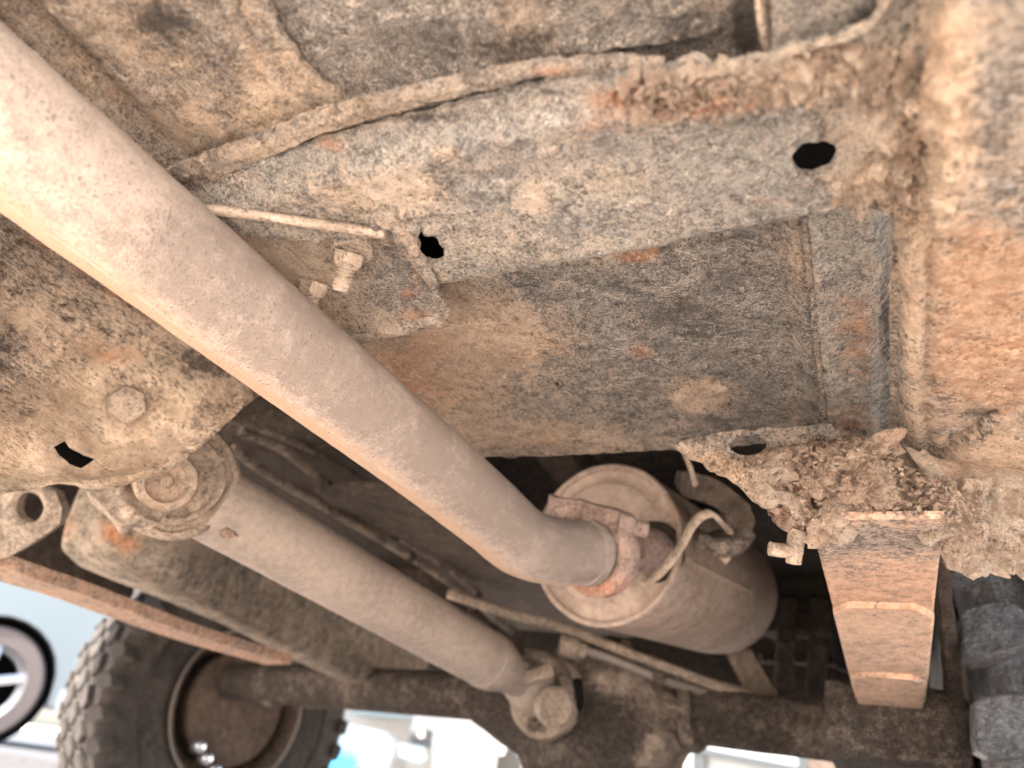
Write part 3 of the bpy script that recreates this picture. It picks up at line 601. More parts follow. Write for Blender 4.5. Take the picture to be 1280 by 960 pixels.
def stud(p0, p1, r, nutr, root, mat, nut_at=.0, washer=True):
    mat = m_dustbolt
    lathe('washer', Vector(p0) + (Vector(p1) - Vector(p0)) * .10, (0, -.15, -1), [(-.004, .0001), (-.004, .0115), (-.001, .0118), (.0008, .0105), (.0012, .0001)], mat, root, 24, amp=.0006, base=(.6, .1, 0))
    p0, p1 = Vector(p0), Vector(p1); ax = (p1 - p0); L = ax.length; ax.normalize()
    prof = [(0, 0)]; n = max(6, int(L / .0019))
    for i in range(n):
        h = L * i / n; prof += [(h, r * 1.0), (h + L / n * .5, r * .78)]
    prof += [(L, r * .8), (L, 0)]
    lathe('stud', p0, ax, prof, mat, root, 16, amp=.0004, base=(.8, 0, 0), sharp=60)
    prism('nut', p0 + ax * (L * nut_at), ax, 6, nutr, nutr * .95, mat, root, rot=.75, bev=.22, amp=.0012, base=(.85, 0, 0))
    if washer: lathe('washer', p0 + ax * (L * nut_at - .001), ax, [(0, .0001), (0, nutr * 1.35), (.0016, nutr * 1.3), (.0018, .0001)], mat, root, 24, amp=.0005, base=(.8, 0, 0))
stud(P(440, 306, .2425 / rz(440, 312).z), P(425, 364, .415), .0052, .0086, brk, m_part, .16, washer=False)
stud(P(396, 344, .2425 / rz(392, 362).z), P(384, 388, .452), .0056, .0088, brk, m_part, .2, washer=False)

# ------------------------------------------------------------------ exhaust: long pipe, clamp, muffler
ex = thing('exhaust_pipe', 'long pale dusty exhaust pipe crossing from upper left and bending into the muffler clamp', 'exhaust pipe', P(455, 530, .52))
pts = [Vector((-.305, y, .2135 + CAM.z - (y - .1) * .034)) for y in (-.05, .05, .15, .25, .35, .45, .52)]
pts = [Vector((-.318 + (y + .05) * .080, y, CAM.z + .2125 - (y - .1) * .030)) for y in (-.05, .05, .15, .25, .35, .45)]
pts += [P(612, 642, .630), P(652, 676, .668), P(695, 689, .70), P(738, 689, .735)]
tube('pipe', pts, .0298, m_pipe, ex, 64, per=14, amp=.0003, base=(.55, -.6, 0), blobs=None)
pipe_o = bpy.data.objects['pipe']
# warm band along the lower left side of the pipe, darker tone on its right
me = pipe_o.data; ca = me.color_attributes['mask']; off = ROOTLOC[pipe_o.name]
ctr = smooth_path(pts, 14)
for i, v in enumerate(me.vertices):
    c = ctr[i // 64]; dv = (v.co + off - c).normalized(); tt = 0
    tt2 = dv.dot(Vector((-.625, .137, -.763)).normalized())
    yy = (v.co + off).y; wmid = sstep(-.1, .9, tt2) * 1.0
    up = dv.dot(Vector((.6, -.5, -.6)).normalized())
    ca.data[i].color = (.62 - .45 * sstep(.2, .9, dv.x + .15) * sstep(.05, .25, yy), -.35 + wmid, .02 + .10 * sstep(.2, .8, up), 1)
lathe('weld_ring', P(726, 689, .724), (P(745, 689, .74) - P(700, 689, .703)), [(0, .029), (0, .0315), (.006, .0325), (.012, .032), (.016, .029)], m_pipe, ex, 48, base=(.3, 0, .1), ring=True)

m_pipe_ = 0
cl = thing('exhaust_clamp', 'pinkish rust covered saddle clamp with nut and stud round the bend of the exhaust pipe', 'pipe clamp', P(750, 680, .74))
cax = (P(770, 687, .765) - P(735, 689, .732)).normalized(); cc = P(742, 689, .738)
lathe('saddle_band', cc, cax, [(-.004, .030), (-.005, .036), (-.002, .0425), (.010, .0435), (.017, .041), (.018, .031)], m_clamp, cl, 48, amp=.0009, base=(.7, .15, 0), ring=True, blobs=[(735, 735, 60, 16, 1, .6)])
rotc = Matrix.Rotation(0, 3, 'X')
def obox(name, a, b, wdt, hgt, mat, root, up=(0, 0, 1), **k):
    a, b = Vector(a), Vector(b); x = (b - a); L = x.length; x.normalize(); z = Vector(up); z = (z - x * z.dot(x)).normalized(); y = z.cross(x)
    Rm = Matrix((x, y, z)).transposed()
    return box(name, (a + b) / 2, L, wdt, hgt, mat, root, rot=Rm, **k)
view = lambda x, y: -rz(x, y).normalized()
obox('clamp_ear', P(684, 632, .735), P(732, 640, .735), .012, .021, m_clamp, cl, up=rz(700, 100) - rz(700, 600), bev=.002, amp=.0015, sub=4, base=(.6, .1, 0))
obox('clamp_ear', P(728, 643, .730), P(778, 654, .730), .014, .024, m_clamp, cl, up=rz(700, 100) - rz(700, 600), bev=.002, amp=.0015, sub=4, base=(.6, .1, 0))
sheet('saddle_web', [(729, 634), (782, 644), (772, 668), (770, 694), (764, 714), (748, 700), (746, 676), (738, 656), (728, 648)], lambda x, y: .722, m_clamp, cl, thick=.010, step=5, amp=.0008, base=(.65, .15, 0))
prism('nut', P(772, 654, .716), (P(795, 660, .716) - P(770, 655, .716)), 6, .0125, .014, m_clamp, cl, amp=.0008, base=(.6, 0, 0))
lathe('stud', P(786, 658, .716), (P(800, 661, .716) - P(775, 656, .716)), [(0, 0), (0, .0075)] + [(i * .002, .0078 - (i % 2) * .0011) for i in range(1, 9)] + [(.0175, .0068), (.0175, 0)], m_clamp, cl, 20, base=(.6, 0, 0))

mf = thing('muffler', 'round brown muffler drum with a recessed front cap, hanging above the axle', 'muffler', P(757, 678, .85))
m0 = P(757, 679, .852); m1 = P(902, 742, 1.15); max_ = (m1 - m0).normalized(); mL = (m1 - m0).length
Rm_ = .0895
lathe('shell', m0, max_, [(-.004, Rm_ * .93), (-.006, Rm_ * .965), (-.004, Rm_ * .99), (0, Rm_ * 1.0), (.008, Rm_ * .99), (.012, Rm_ * .985), (mL * .5, Rm_ * .985), (mL - .05, Rm_ * .985), (mL - .02, Rm_ * .96), (mL, Rm_ * .86), (mL + .008, Rm_ * .6), (mL + .01, 0), (mL - .02, 0), (0, Rm_ * .92)], m_muf, mf, 72, base=(.7, .08, 0), ring=True,
      blobs=[(860, 640, 40, 20, 1, .25), (800, 770, 60, 12, 1, .15)])
lathe('end_cap', m0, max_, [(-.003, Rm_ * .94), (.001, Rm_ * .925), (.003, Rm_ * .86), (.002, Rm_ * .80), (-.003, Rm_ * .74), (-.004, Rm_ * .6), (0, .0), (.010, 0), (.012, Rm_ * .93)], m_muf, mf, 72, base=(.8, .05, 0), ring=True, blobs=[(760, 620, 60, 20, 0, .5), (740, 615, 30, 8, 2, .3)])
tube('seam_bead', [m0 + max_ * t + (Vector((.0, -.05, -.0)) * 0 + (basis(max_, Vector((.9, -.5, -.25)))[1]) * Rm_ * .99) for t in (.02, .12, .24)], .0035, m_muf, mf, 10, base=(.8, 0, 0))
neck0 = P(752, 688, .752); neck1 = P(806, 690, .80); neck2 = P(836, 694, .862)
tube('inlet_neck', [neck0, P(780, 689, .775), neck1, P(822, 692, .83), neck2], lambda t: .026 - .002 * t, m_clamp, mf, 32, base=(.5, .1, 0), amp=.0006)
lathe('neck_collar', P(815, 690, .815), (neck2 - neck1), [(0, .024), (0, .031), (.006, .033), (.012, .032), (.013, .024)], m_dark, mf, 36, base=(.2, 0, .1), ring=True)
lathe('neck_collar', P(826, 692, .836), (neck2 - neck1), [(0, .024), (0, .033), (.005, .0345), (.012, .034), (.012, .024)], m_clamp, mf, 36, base=(.4, .1, 0), ring=True)

hg = thing('muffler_hanger', 'bent pale steel hanger strap hooked over a rubber mount beside the muffler', 'exhaust hanger', P(870, 660, .74))
tube('strap', [P(798, 716, .745), P(806, 727, .742), P(822, 718, .738), P(836, 704, .735), P(852, 682, .73), P(866, 656, .728), P(880, 643, .728), P(892, 644, .73), P(903, 655, .735), P(912, 664, .745)], lambda t: .0066 if t < .75 else .0052, m_part, hg, 14, flat=.5, amp=.0006, base=(.75, 0, 0))
prism('nut', P(792, 718, .748), view(792, 718), 6, .007, .008, m_part, hg, amp=.0005, base=(.7, .2, 0))
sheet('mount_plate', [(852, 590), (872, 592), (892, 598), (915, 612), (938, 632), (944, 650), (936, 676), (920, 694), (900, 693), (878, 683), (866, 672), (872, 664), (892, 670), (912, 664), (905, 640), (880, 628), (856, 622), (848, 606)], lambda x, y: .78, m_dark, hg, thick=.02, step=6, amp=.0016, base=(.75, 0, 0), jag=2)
tube('rubber_mount', [P(872, 676, .765), P(895, 684, .76), P(918, 682, .76), P(934, 664, .765)], .0095, m_axle, hg, 16, amp=.001, base=(.7, 0, 0))
extr('bracket_tip', [P(892, 690, .765), P(920, 690, .765), P(907, 706, .765)], rz(900, 690) * .01, m_part, hg, base=(.6, .2, 0))
tube('hanger_rod', [P(855, 565, .74), P(864, 588, .75), P(869, 606, .76)], .0026, m_part, hg, 10, base=(.5, 0, 0))

# small T shaped bleed screw below the hanger
ts = thing('tee_bolt', 'small pale tee shaped bolt poking out beside the top of the right leaf spring', 'bolt', P(985, 690, .5))
tube('shank', [P(999, 662, .50), P(995, 676, .50), P(992, 704, .50)], lambda t: .0062 - .0012 * t, m_part, ts, 14, amp=.0005, base=(.7, .1, 0))
tube('cross_pin', [P(962, 686, .498), P(976, 688, .498), P(1000, 688, .50)], .0046, m_part, ts, 12, amp=.0005, base=(.7, 0, 0))

# ------------------------------------------------------------------ leaf springs
def leaf(name, edge_l, edge_r, th, mat, root, chamfer=0, **k):
    """edge_l/edge_r: points along both edges of the lower face"""
    n = len(edge_l); vs = []; fs = []
    for i in range(n):
        a, b = Vector(edge_l[i]), Vector(edge_r[i])
        if i == 0 and chamfer: m_ = .17; a2, b2 = a.lerp(b, m_), b.lerp(a, m_)
        else: m_ = 0; a2, b2 = a, b
        up = Vector((0, 0, th))
        e = (b2 - a2) * .03
        vs += [a2 + e + Vector((0, 0, 0)), b2 - e, b2 + up * .3, b2 + up, a2 + up, a2 + up * .3]
    for i in range(n - 1):
        for j in range(6): fs.append((i * 6 + j, i * 6 + (j + 1) % 6, (i + 1) * 6 + (j + 1) % 6, (i + 1) * 6 + j))
    fs.append((5, 4, 3, 2, 1, 0)); fs.append(tuple((n - 1) * 6 + j for j in range(6)))
    return put(name, vs, fs, mat, root, sharp=25, **k)
sp = thing('leaf_spring', 'rusty stack of flat spring leaves running straight back to the axle at right', 'leaf spring', P(1085, 760, .6), 'leaf springs')
def zl(y): return CAM.z + .1585 - .030 * sstep(.4, 1.0, y) * 1.0
x0, x1 = -.0235, .0445
def leaf_pts(ys, x0, x1, dz): return [Vector((x0 + (y - .45) * .027, y, zl(y) + dz)) for y in ys], [Vector((x1 + (y - .45) * .012, y, zl(y) + dz)) for y in ys]
a, b = leaf_pts(np.linspace(.450, .89, 14), x0, x1, 0); sa = leaf('spring_leaf', a, b, .0046, m_spring, sp, base=(.55, .42, 0), blobs=[(1085, 675, 110, 24, 1, -.5), (1085, 672, 110, 22, 0, -.5), (1080, 680, 90, 16, 2, .3), (1040, 735, 30, 26, 1, .25), (1150, 735, 30, 26, 1, .25)])
a, b = leaf_pts(np.linspace(.600, .89, 9), x0, x1, -.0048); a.insert(1, a[0].lerp(a[1], .5)); b.insert(1, b[0].lerp(b[1], .5)); leaf('spring_leaf', a, b, .0046, m_spring, sp, chamfer=1, base=(.75, .30, 0), blobs=[(1100, 762, 70, 8, 1, .4)])
a, b = leaf_pts(np.linspace(.772, .89, 5), x0 + .002, x1 - .002, -.0096); a.insert(1, a[0].lerp(a[1], .55)); b.insert(1, b[0].lerp(b[1], .55)); leaf('spring_leaf', a, b, .0046, m_spring, sp, chamfer=1, base=(.65, .35, 0), blobs=[(1110, 842, 50, 6, 1, .5)])

sp2 = thing('leaf_spring', 'orange rusted spring leaf seen edge on in front of the left tyre', 'leaf spring', P(150, 760, .95), 'leaf springs')
lp = [(-120, 672, .72), (0, 712, .78), (60, 730, .84), (140, 758, .92), (220, 785, 1.02), (330, 816, 1.16)]
ea = [P(x, y + 15, d) for x, y, d in lp]; eb = [P(x + 14, y + 3, d) + Vector((.045, .0, .0)) for x, y, d in lp]
leaf('spring_leaf', smooth_path(ea, 4), [p + Vector((.05, 0, .004)) for p in smooth_path(ea, 4)], .013, m_spring, sp2, base=(.35, .5, 0), blobs=[(70, 740, 60, 14, 0, .2)])


# ------------------------------------------------------------------ driveshaft
ds = thing('driveshaft', 'thick dusty driveshaft tube below the exhaust pipe, running from a large joint to the axle', 'driveshaft', P(420, 730, .8))
dA = P(256, 622, .70); dB = P(612, 826, .975); dx = (dB - dA).normalized()
tube('shaft_tube', [dA, dA.lerp(dB, .5), dB], lambda t: .0352 - .001 * t, m_shaft, ds, 56, per=10, amp=.0004, base=(.5, -.5, .05))
ctr_d = None
lathe('tube_neck', dB - dx * .002, dx, [(0, .0340), (.004, .0346), (.012, .034), (.03, .029), (.05, .026), (.075, .025), (.075, 0)], m_shaft, ds, 44, base=(.35, -.6, .0))
lathe('weld_ring', dB - dx * .012, dx, [(0, .033), (.002, .0352), (.006, .0352), (.008, .033)], m_shaft, ds, 44, base=(.4, -.6, 0), ring=True)
sheet('dirt_blister', [(272, 664), (280, 660), (292, 665), (297, 671), (286, 674), (276, 671)], lambda x, y: P(0, 0, 1).length * 0 + .652, m_crud, ds, thick=.004, step=3, amp=.002, jag=3, base=(.4, .2, .3))
# front joint: round ear, rubber ring and bearing cap
jc = P(236, 602, .672); jax = (CAM - jc).normalized() * .8 + Vector((.35, 0, -.1)); jax.normalize()
jv = (view(215, 600) + Vector((.25, -.1, .0))).normalized()
lathe('joint_flange', P(221, 598, .668), jv, [(-.045, .0001), (-.045, .050), (-.004, .0525), (.0, .050), (.0, .046), (-.003, .044), (-.003, .040), (.004, .0385), (.005, .034), (.002, .031), (.001, .0001)], m_part, ds, 56, amp=.0010, base=(.55, .05, .05))
sheet('yoke_lug', [(108, 614), (130, 606), (170, 590), (200, 600), (215, 640), (196, 656), (176, 650), (160, 656), (146, 652), (135, 640), (122, 626)], rbf([(110, 615, .62), (150, 652, .60), (210, 600, .645), (285, 600, .69), (250, 655, .655), (260, 560, .70)]), m_part, ds, thick=.016, step=5, amp=.0012, jag=2, base=(.62, 0, 0),
      relief=lambda x, y: .004 * math.exp(-((math.hypot(x - 208, (y - 602)) - 58) / 9) ** 2) - .003 * math.exp(-((math.hypot(x - 208, y - 602) - 44) / 8) ** 2))
bc = P(208, 602, .628)
lathe('bearing_cap', bc, jax, [(-.03, .0001), (-.03, .0235), (.002, .0240), (.0045, .0225), (.0045, .0170), (-.001, .0155), (-.001, .006), (.002, .004), (.002, .0001)], m_part, ds, 36, amp=.0009, base=(.6, .2, .0))
# rear joint at the axle
jr = P(676, 872, 1.03)
lathe('rear_yoke', dB + dx * .06, dx, [(0, .024), (.012, .030), (.03, .036), (.05, .036), (.05, 0)], m_shaft, ds, 40, amp=.0015, base=(.3, -.5, .05))
rax = (dx + Vector((-.15, -.1, .0))).normalized()
lathe('companion_flange', P(684, 872, 1.03), rax, [(-.006, .0001), (-.010, .034), (-.012, .046), (-.006, .052), (.004, .053), (.010, .050), (.012, .0001)], m_part, ds, 48, amp=.0012, base=(.35, 0, .05))
lathe('joint_cup', P(694, 884, .985), (CAM - P(694, 884, .985)).normalized() + Vector((.3, 0, -.1)), [(-.03, 0), (-.03, .024), (0, .025), (.003, .021), (.001, .016), (.001, .0001)], m_part, ds, 32, amp=.001, base=(.2, 0, .1))
tube('flange_rim', [P(655, 818, 1.0), P(678, 822, 1.0), (P(700, 838, 1.0)), P(710, 866, 1.0), P(703, 894, 1.0), P(682, 908, 1.0), P(660, 904, 1.0)], .0085, m_axle, ds, 14, amp=.001, base=(.55, 0, 0))
tube('grease_seal', [P(722, 850, 1.0), P(724, 880, 1.0), P(712, 908, 1.0)], .006, m_black, ds, 12)
obox('yoke_arm', P(652, 850, .99), P(690, 838, 1.0), .03, .018, m_part, ds, bev=.006, amp=.003, sub=3, base=(.3, 0, .05))

# ------------------------------------------------------------------ rear axle
ax = thing('rear_axle', 'dark grimy axle beam with its bulging differential housing across the bottom of the view', 'axle', P(760, 900, 1.08))
AY = 1.13
def onY(px, py, y=AY): r = rz(px, py); return CAM + r * (y / r.y)
aL = onY(262, 850, 1.36); aM1 = onY(628, 872, 1.18); aM2 = onY(850, 893); aR = onY(1240, 936)
tube('axle_tube', [aL, aM1, aM1.lerp(aM2, .4)], .0355, m_axle, ax, 40, per=6, amp=.0008, base=(.12, 0, .1), blobs=[(430, 850, 60, 12, 0, .3)])
tube('axle_tube', [aM1.lerp(aM2, .6), aM2, aR], .0355, m_axle, ax, 40, per=6, amp=.0012, base=(.35, 0, .05), blobs=[(900, 905, 40, 30, 0, -.4)])
adir = (aR - aL).normalized()
for px, py, w_, r_, bs in ((1052, 915, .016, .044, .3), (392, 858, .012, .039, .5), (408, 859, .03, .037, .4), (868, 893, .018, .047, .55), (1192, 932, .02, .043, .3), (345, 853, .03, .046, .2)):
    c = onY(px, py, AY if px > 620 else 1.18 + (628 - px) / 366 * .18 + (0 if px > 620 else 0)); lathe('tube_collar', c - adir * w_ / 2, adir, [(0, .034), (0, r_ * .96), (w_ * .2, r_), (w_ * .8, r_), (w_, r_ * .96), (w_, .034)], m_axle, ax, 40, amp=.0009, base=(bs, 0, 0), ring=True)
# differential: a lumpy round casting with a nose towards the driveshaft
def blob_mesh(name, c, axes, radii, mat, root, amp=.004, freq=18, n=48, func=None, **k):
    X_, Y_, Z_ = axes; vs = []; fs = []; m = n // 2
    for j in range(m + 1):
        th = math.pi * j / m
        for i in range(n):
            ph = 2 * math.pi * i / n; d = Vector((math.sin(th) * math.cos(ph), math.sin(th) * math.sin(ph), math.cos(th)))
            s = 1 if func is None else func(d)
            q = c + (X_ * d.x * radii[0] + Y_ * d.y * radii[1] + Z_ * d.z * radii[2]) * s
            q += (q - c).normalized() * amp * fbm(q, freq, 4); vs.append(q)
    for j in range(m):
        for i in range(n): fs.append((j * n + i, j * n + (i + 1) % n, (j + 1) * n + (i + 1) % n, (j + 1) * n + i))
    return put(name, vs, fs, mat, root, **k)
dc = onY(752, 902, 1.15)
E3 = (Vector((1, 0, 0)), Vector((0, 1, 0)), Vector((0, 0, 1)))
patch = [(835, 890, 34, 60, 0, .7), (770, 850, 70, 18, 0, .7), (700, 940, 40, 20, 0, .4), (850, 940, 40, 20, 0, .7), (700, 880, 50, 60, 0, -.3), (770, 930, 40, 40, 0, -.3), (810, 950, 30, 16, 0, .5)]
blob_mesh('differential_housing', dc, E3, (.118, .105, .112), m_axle, ax, .0035, 22, 64, base=(.12, 0, .05), blobs=patch, func=lambda d: (abs(d.x) ** 4 + abs(d.y) ** 4 + abs(d.z) ** 4) ** -.12)
tube('pinion_nose', [dc + Vector((-.02, -.02, 0)), P(720, 888, 1.06)], lambda t: .075 - .030 * t, m_axle, ax, 40, amp=.002, base=(.1, 0, .1), sharp=30)
tube('axle_taper', [dc + Vector((.05, 0, .0)), onY(850, 893)], lambda t: .085 - .038 * t, m_axle, ax, 40, amp=.003, freq=30, base=(.5, 0, 0), blobs=patch)
tube('axle_taper', [dc + Vector((-.05, 0, .0)), onY(600, 868)], lambda t: .085 - .046 * t, m_axle, ax, 40, amp=.002, base=(.1, 0, .1))
for a_ in range(5):
    an = a_ * 2 * math.pi / 10 - .9; q = dc + Vector((math.sin(an) * .098 + .02, -.088, math.cos(an) * .094))
    prism('cover_bolt', q, Vector((0, -1, -.15)), 6, .009, .010, m_axle, ax, base=(.5, 0, 0))
lathe('filler_plug', P(826, 886, 1.02), view(826, 886), [(-.02, 0), (-.02, .024), (.004, .023), (.006, .019), (.002, .016), (.002, 0)], m_axle, ax, 28, amp=.0015, base=(.65, 0, 0))
for px in (815, 848): tube('casting_rib', [P(px, 868, 1.07), P(px + 6, 900, 1.04), P(px + 2, 946, 1.06)], .010, m_axle, ax, 12, amp=.002, base=(.6, 0, 0))
rl_ = random.Random(12)
for k_ in range(34):
    x_, y_ = [(1075, 575), (1110, 590), (1150, 612), (1190, 640), (1205, 660), (1040, 590), (1010, 610), (985, 630), (1085, 610), (1130, 628), (1060, 625), (1020, 645), (1165, 630), (1100, 570), (1205, 625), (1188, 662), (965, 600)][k_ % 17]
    x_ += rl_.uniform(-16, 16); y_ += rl_.uniform(-12, 12); s_ = rl_.uniform(.005, .012)
    a1 = Vector((rl_.uniform(-1, 1), rl_.uniform(-1, 1), rl_.uniform(-1, 1))).normalized(); a2 = a1.orthogonal().normalized()
    blob_mesh('rust_chunk', P(x_, y_, .437 + rl_.uniform(0, .006)), (a1, a2, a1.cross(a2)), (s_ * 1.5, s_, s_ * .6), m_crud, hanger, s_ * .7, 150, 20, base=(rl_.uniform(.5, 1.0), rl_.choice((0, .1, .2, .35)), 0))
# spring seat with its U bolt slots
box('spring_seat', Vector((.022, 1.02, CAM.z + .108)), .128, .27, .07, m_axle, ax, bev=.008, amp=.006, sub=8, base=(.25, 0, .08), blobs=[(1080, 900, 14, 20, 2, .5), (1145, 900, 10, 20, 2, .5)])
obox('clamp_plate', onY(1044, 920, 1.08), onY(1180, 936, 1.08), .12, .034, m_axle, ax, bev=.005, amp=.004, sub=6, base=(.3, 0, .08), blobs=[(1100, 930, 20, 12, 2, .5)])
for px in (1078, 1146):
    tube('u_bolt', [onY(px, 880, 1.045), onY(px + 2, 905, 1.03), onY(px + 4, 926, 1.04), onY(px + 4, 938, 1.08)], .0058, m_dark, ax, 12, amp=.0005, base=(.1, 0, .3))
tube('brake_pipe', [P(560, 742, 1.05), P(640, 768, 1.03), P(700, 783, 1.03), P(800, 822, 1.03), P(900, 858, 1.03), P(965, 872, 1.05)], .0068, m_part, ax, 12, base=(.25, -.2, 0))
tube('brake_pipe', [P(706, 806, 1.02), P(760, 822, 1.02), P(830, 850, 1.02), P(905, 872, 1.04)], .0062, m_rim, ax, 12, base=(.3, 0, 0))
lathe('pipe_union', P(700, 806, 1.02), P(725, 812, 1.02) - P(700, 806, 1.02), [(0, 0), (0, .013), (.022, .0135), (.024, .010), (.034, .009), (.034, 0)], m_part, ax, 20, amp=.0006, base=(.4, 0, 0))
sheet('pipe_bracket', [(690, 812), (730, 816), (800, 846), (862, 872), (860, 890), (800, 880), (770, 866), (740, 848), (705, 834)], lambda x, y: 1.045, m_axle, ax, thick=.006, step=8, amp=.002, jag=5, base=(.65, 0, 0))
tube('breather_hose', [P(600, 742, 1.1), P(588, 765, 1.1), P(606, 776, 1.1), P(618, 800, 1.1), P(630, 850, 1.08)], .005, m_dark, ax, 10, base=(.3, 0, 0))

# steel lines running back over the axle
for nm, lb, pp, r_, bs in (('fuel_line', 'straight brown metal line running close above the driveshaft', [(290, 560, .84), (330, 590, .87), (406, 634, .96), (509, 694, 1.08), (578, 740, 1.18), (640, 790, 1.3)], .0078, .9),
                           ('fuel_line', 'brown metal line with a soft bend, second above the driveshaft', [(300, 538, .86), (355, 562, .9), (406, 603, .96), (492, 665, 1.06), (578, 723, 1.18), (625, 768, 1.28)], .0088, .9),
                           ('brake_line', 'thin curved tube nearest the long pipe in the dark gap', [(270, 520, .82), (337, 541, .86), (392, 565, .92), (440, 590, 1.0), (500, 640, 1.08)], .0048, .8),
                           ('brake_line', 'short thin tube crossing behind the bent metal line by the gearbox plate', [(262, 553, .83), (300, 546, .87), (345, 543, .92), (400, 548, 1.0)], .0042, .9)):
    t = thing(nm, lb, 'metal line', P(*pp[2]), 'metal lines above the driveshaft')
    r_ *= .70
    tube('line', [P(*q) for q in pp], r_, m_axle, t, 14, amp=.0005, base=(bs - .2, 0, 0))
    if nm == 'fuel_line': lathe('line_clip', P(*pp[3]), P(*pp[4]) - P(*pp[3]), [(0, r_), (0, r_ * 1.35), (.012, r_ * 1.35), (.012, r_)], m_dark, t, 16, base=(.4, 0, 0), ring=True)

# ------------------------------------------------------------------ left frame rail and its spring bracket
rl = thing('frame_rail', 'long grey brown rail with rounded front corner, left of the driveshaft', 'frame rail', P(200, 690, .95), 'frame rails of the vehicle')
vs = []; fs = []; ysec = [.600, .606, .62, .65, .70, .80, .90, 1.0, 1.12, 1.25, 1.4]; sec = 32
for j, y in enumerate(ysec):
    cx, cz, hw, hh_ = -.805 , .235, .072, .068
    sc = [.25, .62, .84, .97, 1, 1, 1, 1, 1, 1, 1][j]; zz = CAM.z + cz - .035 * sstep(.75, 1.3, y)
    for k in range(sec):
        a = 2 * math.pi * k / sec; c_, s_ = math.cos(a), math.sin(a); e_ = .45
        px_ = math.copysign(abs(c_) ** e_, c_); pz_ = math.copysign(abs(s_) ** e_, s_)
        nar = sstep(.64, .86, y); q = Vector((cx - .030 * nar + px_ * (hw - .034 * nar) * sc + (y - .6) * .02, y, zz + pz_ * hh_ * sc)); q += Vector((0, 0, 1)) * .0015 * fbm(q, 20, 3); vs.append(q)
for j in range(len(ysec) - 1):
    for k in range(sec): fs.append((j * sec + k, j * sec + (k + 1) % sec, (j + 1) * sec + (k + 1) % sec, (j + 1) * sec + k))
fs.append(tuple(range(sec - 1, -1, -1))); fs.append(tuple((len(ysec) - 1) * sec + k for k in range(sec)))
m_railbox = crust('grey brown scuffed rail', (.08, .068, .056), (.20, .17, .14), (.28, .225, .175), (.40, .325, .255), fib=.0, k=.5, bump=.15, contrast=.6, pitk=.3)
put('rail_box', vs, fs, m_railbox, rl, base=(.45, 0, 0), blobs=[(150, 674, 20, 14, 1, 1.0), (236, 672, 20, 16, 0, 1.1), (236, 672, 16, 12, 1, .5), (118, 674, 7, 18, 0, 1.2), (85, 660, 10, 12, 1, .5), (320, 700, 80, 26, 2, .3), (110, 690, 12, 6, 2, .8)], sharp=60)  # wide dark patch on the driveshaft side is shade put into the colour
lh = thing('spring_bracket', 'greasy grey bracket with a round eye hole at the left edge', 'bracket', P(35, 645, .75))
eye = [(38 + 17 * math.cos(a), 634 + 19 * math.sin(a)) for a in [i * math.pi / 12 for i in range(24)]]
sheet('plate', [(-160, 600), (0, 612), (20, 606), (50, 606), (70, 616), (78, 635), (74, 655), (56, 668), (36, 682), (10, 696), (-20, 704), (-160, 720)], lambda x, y: .73, m_part, lh, thick=.012, step=7, holes=[eye], amp=.001, base=(.3, 0, .05),
      relief=lambda x, y: .005 * math.exp(-((math.hypot(x - 38, y - 634) - 25) / 6) ** 2))
lathe('eye_bush', P(38, 634, .735), -view(38, 634), [(0, .0128), (0, .0165), (.04, .0165), (.04, .0128)], m_dark, lh, 28, base=(.2, 0, .2), ring=True)
lathe('rivet', P(2, 668, .735), view(2, 668), [(0, .0001), (0, .014), (.006, .011), (.008, .0001)], m_part, lh, 20, base=(.3, 0, 0))

# ------------------------------------------------------------------ dark inner structure of the body behind
inn = thing('rear_bodywork', 'dark shaded floor and cross beams of the vehicle above and behind the axle', 'bodywork', Vector((-.4, 1.3, .6)))
def slab(name, x0_, x1_, y0_, y1_, z0_, z1_, mat, base=(.3, 0, .1), bev=.004, root=inn, amp=0, sub=1):
    return box(name, Vector(((x0_ + x1_) / 2, (y0_ + y1_) / 2, CAM.z + (z0_ + z1_) / 2)), x1_ - x0_, y1_ - y0_, z1_ - z0_, mat, root, bev=bev, base=base, amp=amp, sub=sub)
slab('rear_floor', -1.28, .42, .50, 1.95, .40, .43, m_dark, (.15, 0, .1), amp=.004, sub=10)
slab('cabin_floor', -1.28, .42, -.24, .52, .335, .46, m_dark, (.6, 0, 0), bev=.002)  # unseen floor slab, thickened and sized to block the sun
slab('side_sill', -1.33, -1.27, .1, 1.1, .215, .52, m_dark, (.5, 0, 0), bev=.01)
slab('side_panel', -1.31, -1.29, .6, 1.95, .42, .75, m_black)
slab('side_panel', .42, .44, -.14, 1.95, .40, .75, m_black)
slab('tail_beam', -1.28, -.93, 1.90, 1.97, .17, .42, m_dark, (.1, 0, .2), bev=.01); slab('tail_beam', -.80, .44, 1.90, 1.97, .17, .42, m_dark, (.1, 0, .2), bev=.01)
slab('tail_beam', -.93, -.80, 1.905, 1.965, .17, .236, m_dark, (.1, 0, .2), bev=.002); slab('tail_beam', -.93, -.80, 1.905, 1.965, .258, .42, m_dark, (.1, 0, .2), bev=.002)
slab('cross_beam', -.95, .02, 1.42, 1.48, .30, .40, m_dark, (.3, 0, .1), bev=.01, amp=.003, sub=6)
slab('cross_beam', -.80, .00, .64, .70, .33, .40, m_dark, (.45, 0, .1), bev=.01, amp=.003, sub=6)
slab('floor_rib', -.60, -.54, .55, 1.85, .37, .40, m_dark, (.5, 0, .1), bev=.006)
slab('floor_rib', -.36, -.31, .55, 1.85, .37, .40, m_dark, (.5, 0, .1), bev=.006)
slab('rear_rail', -.02, .06, .75, 1.9, .24, .36, m_dark, (.35, 0, .1), bev=.012, amp=.002, sub=6)
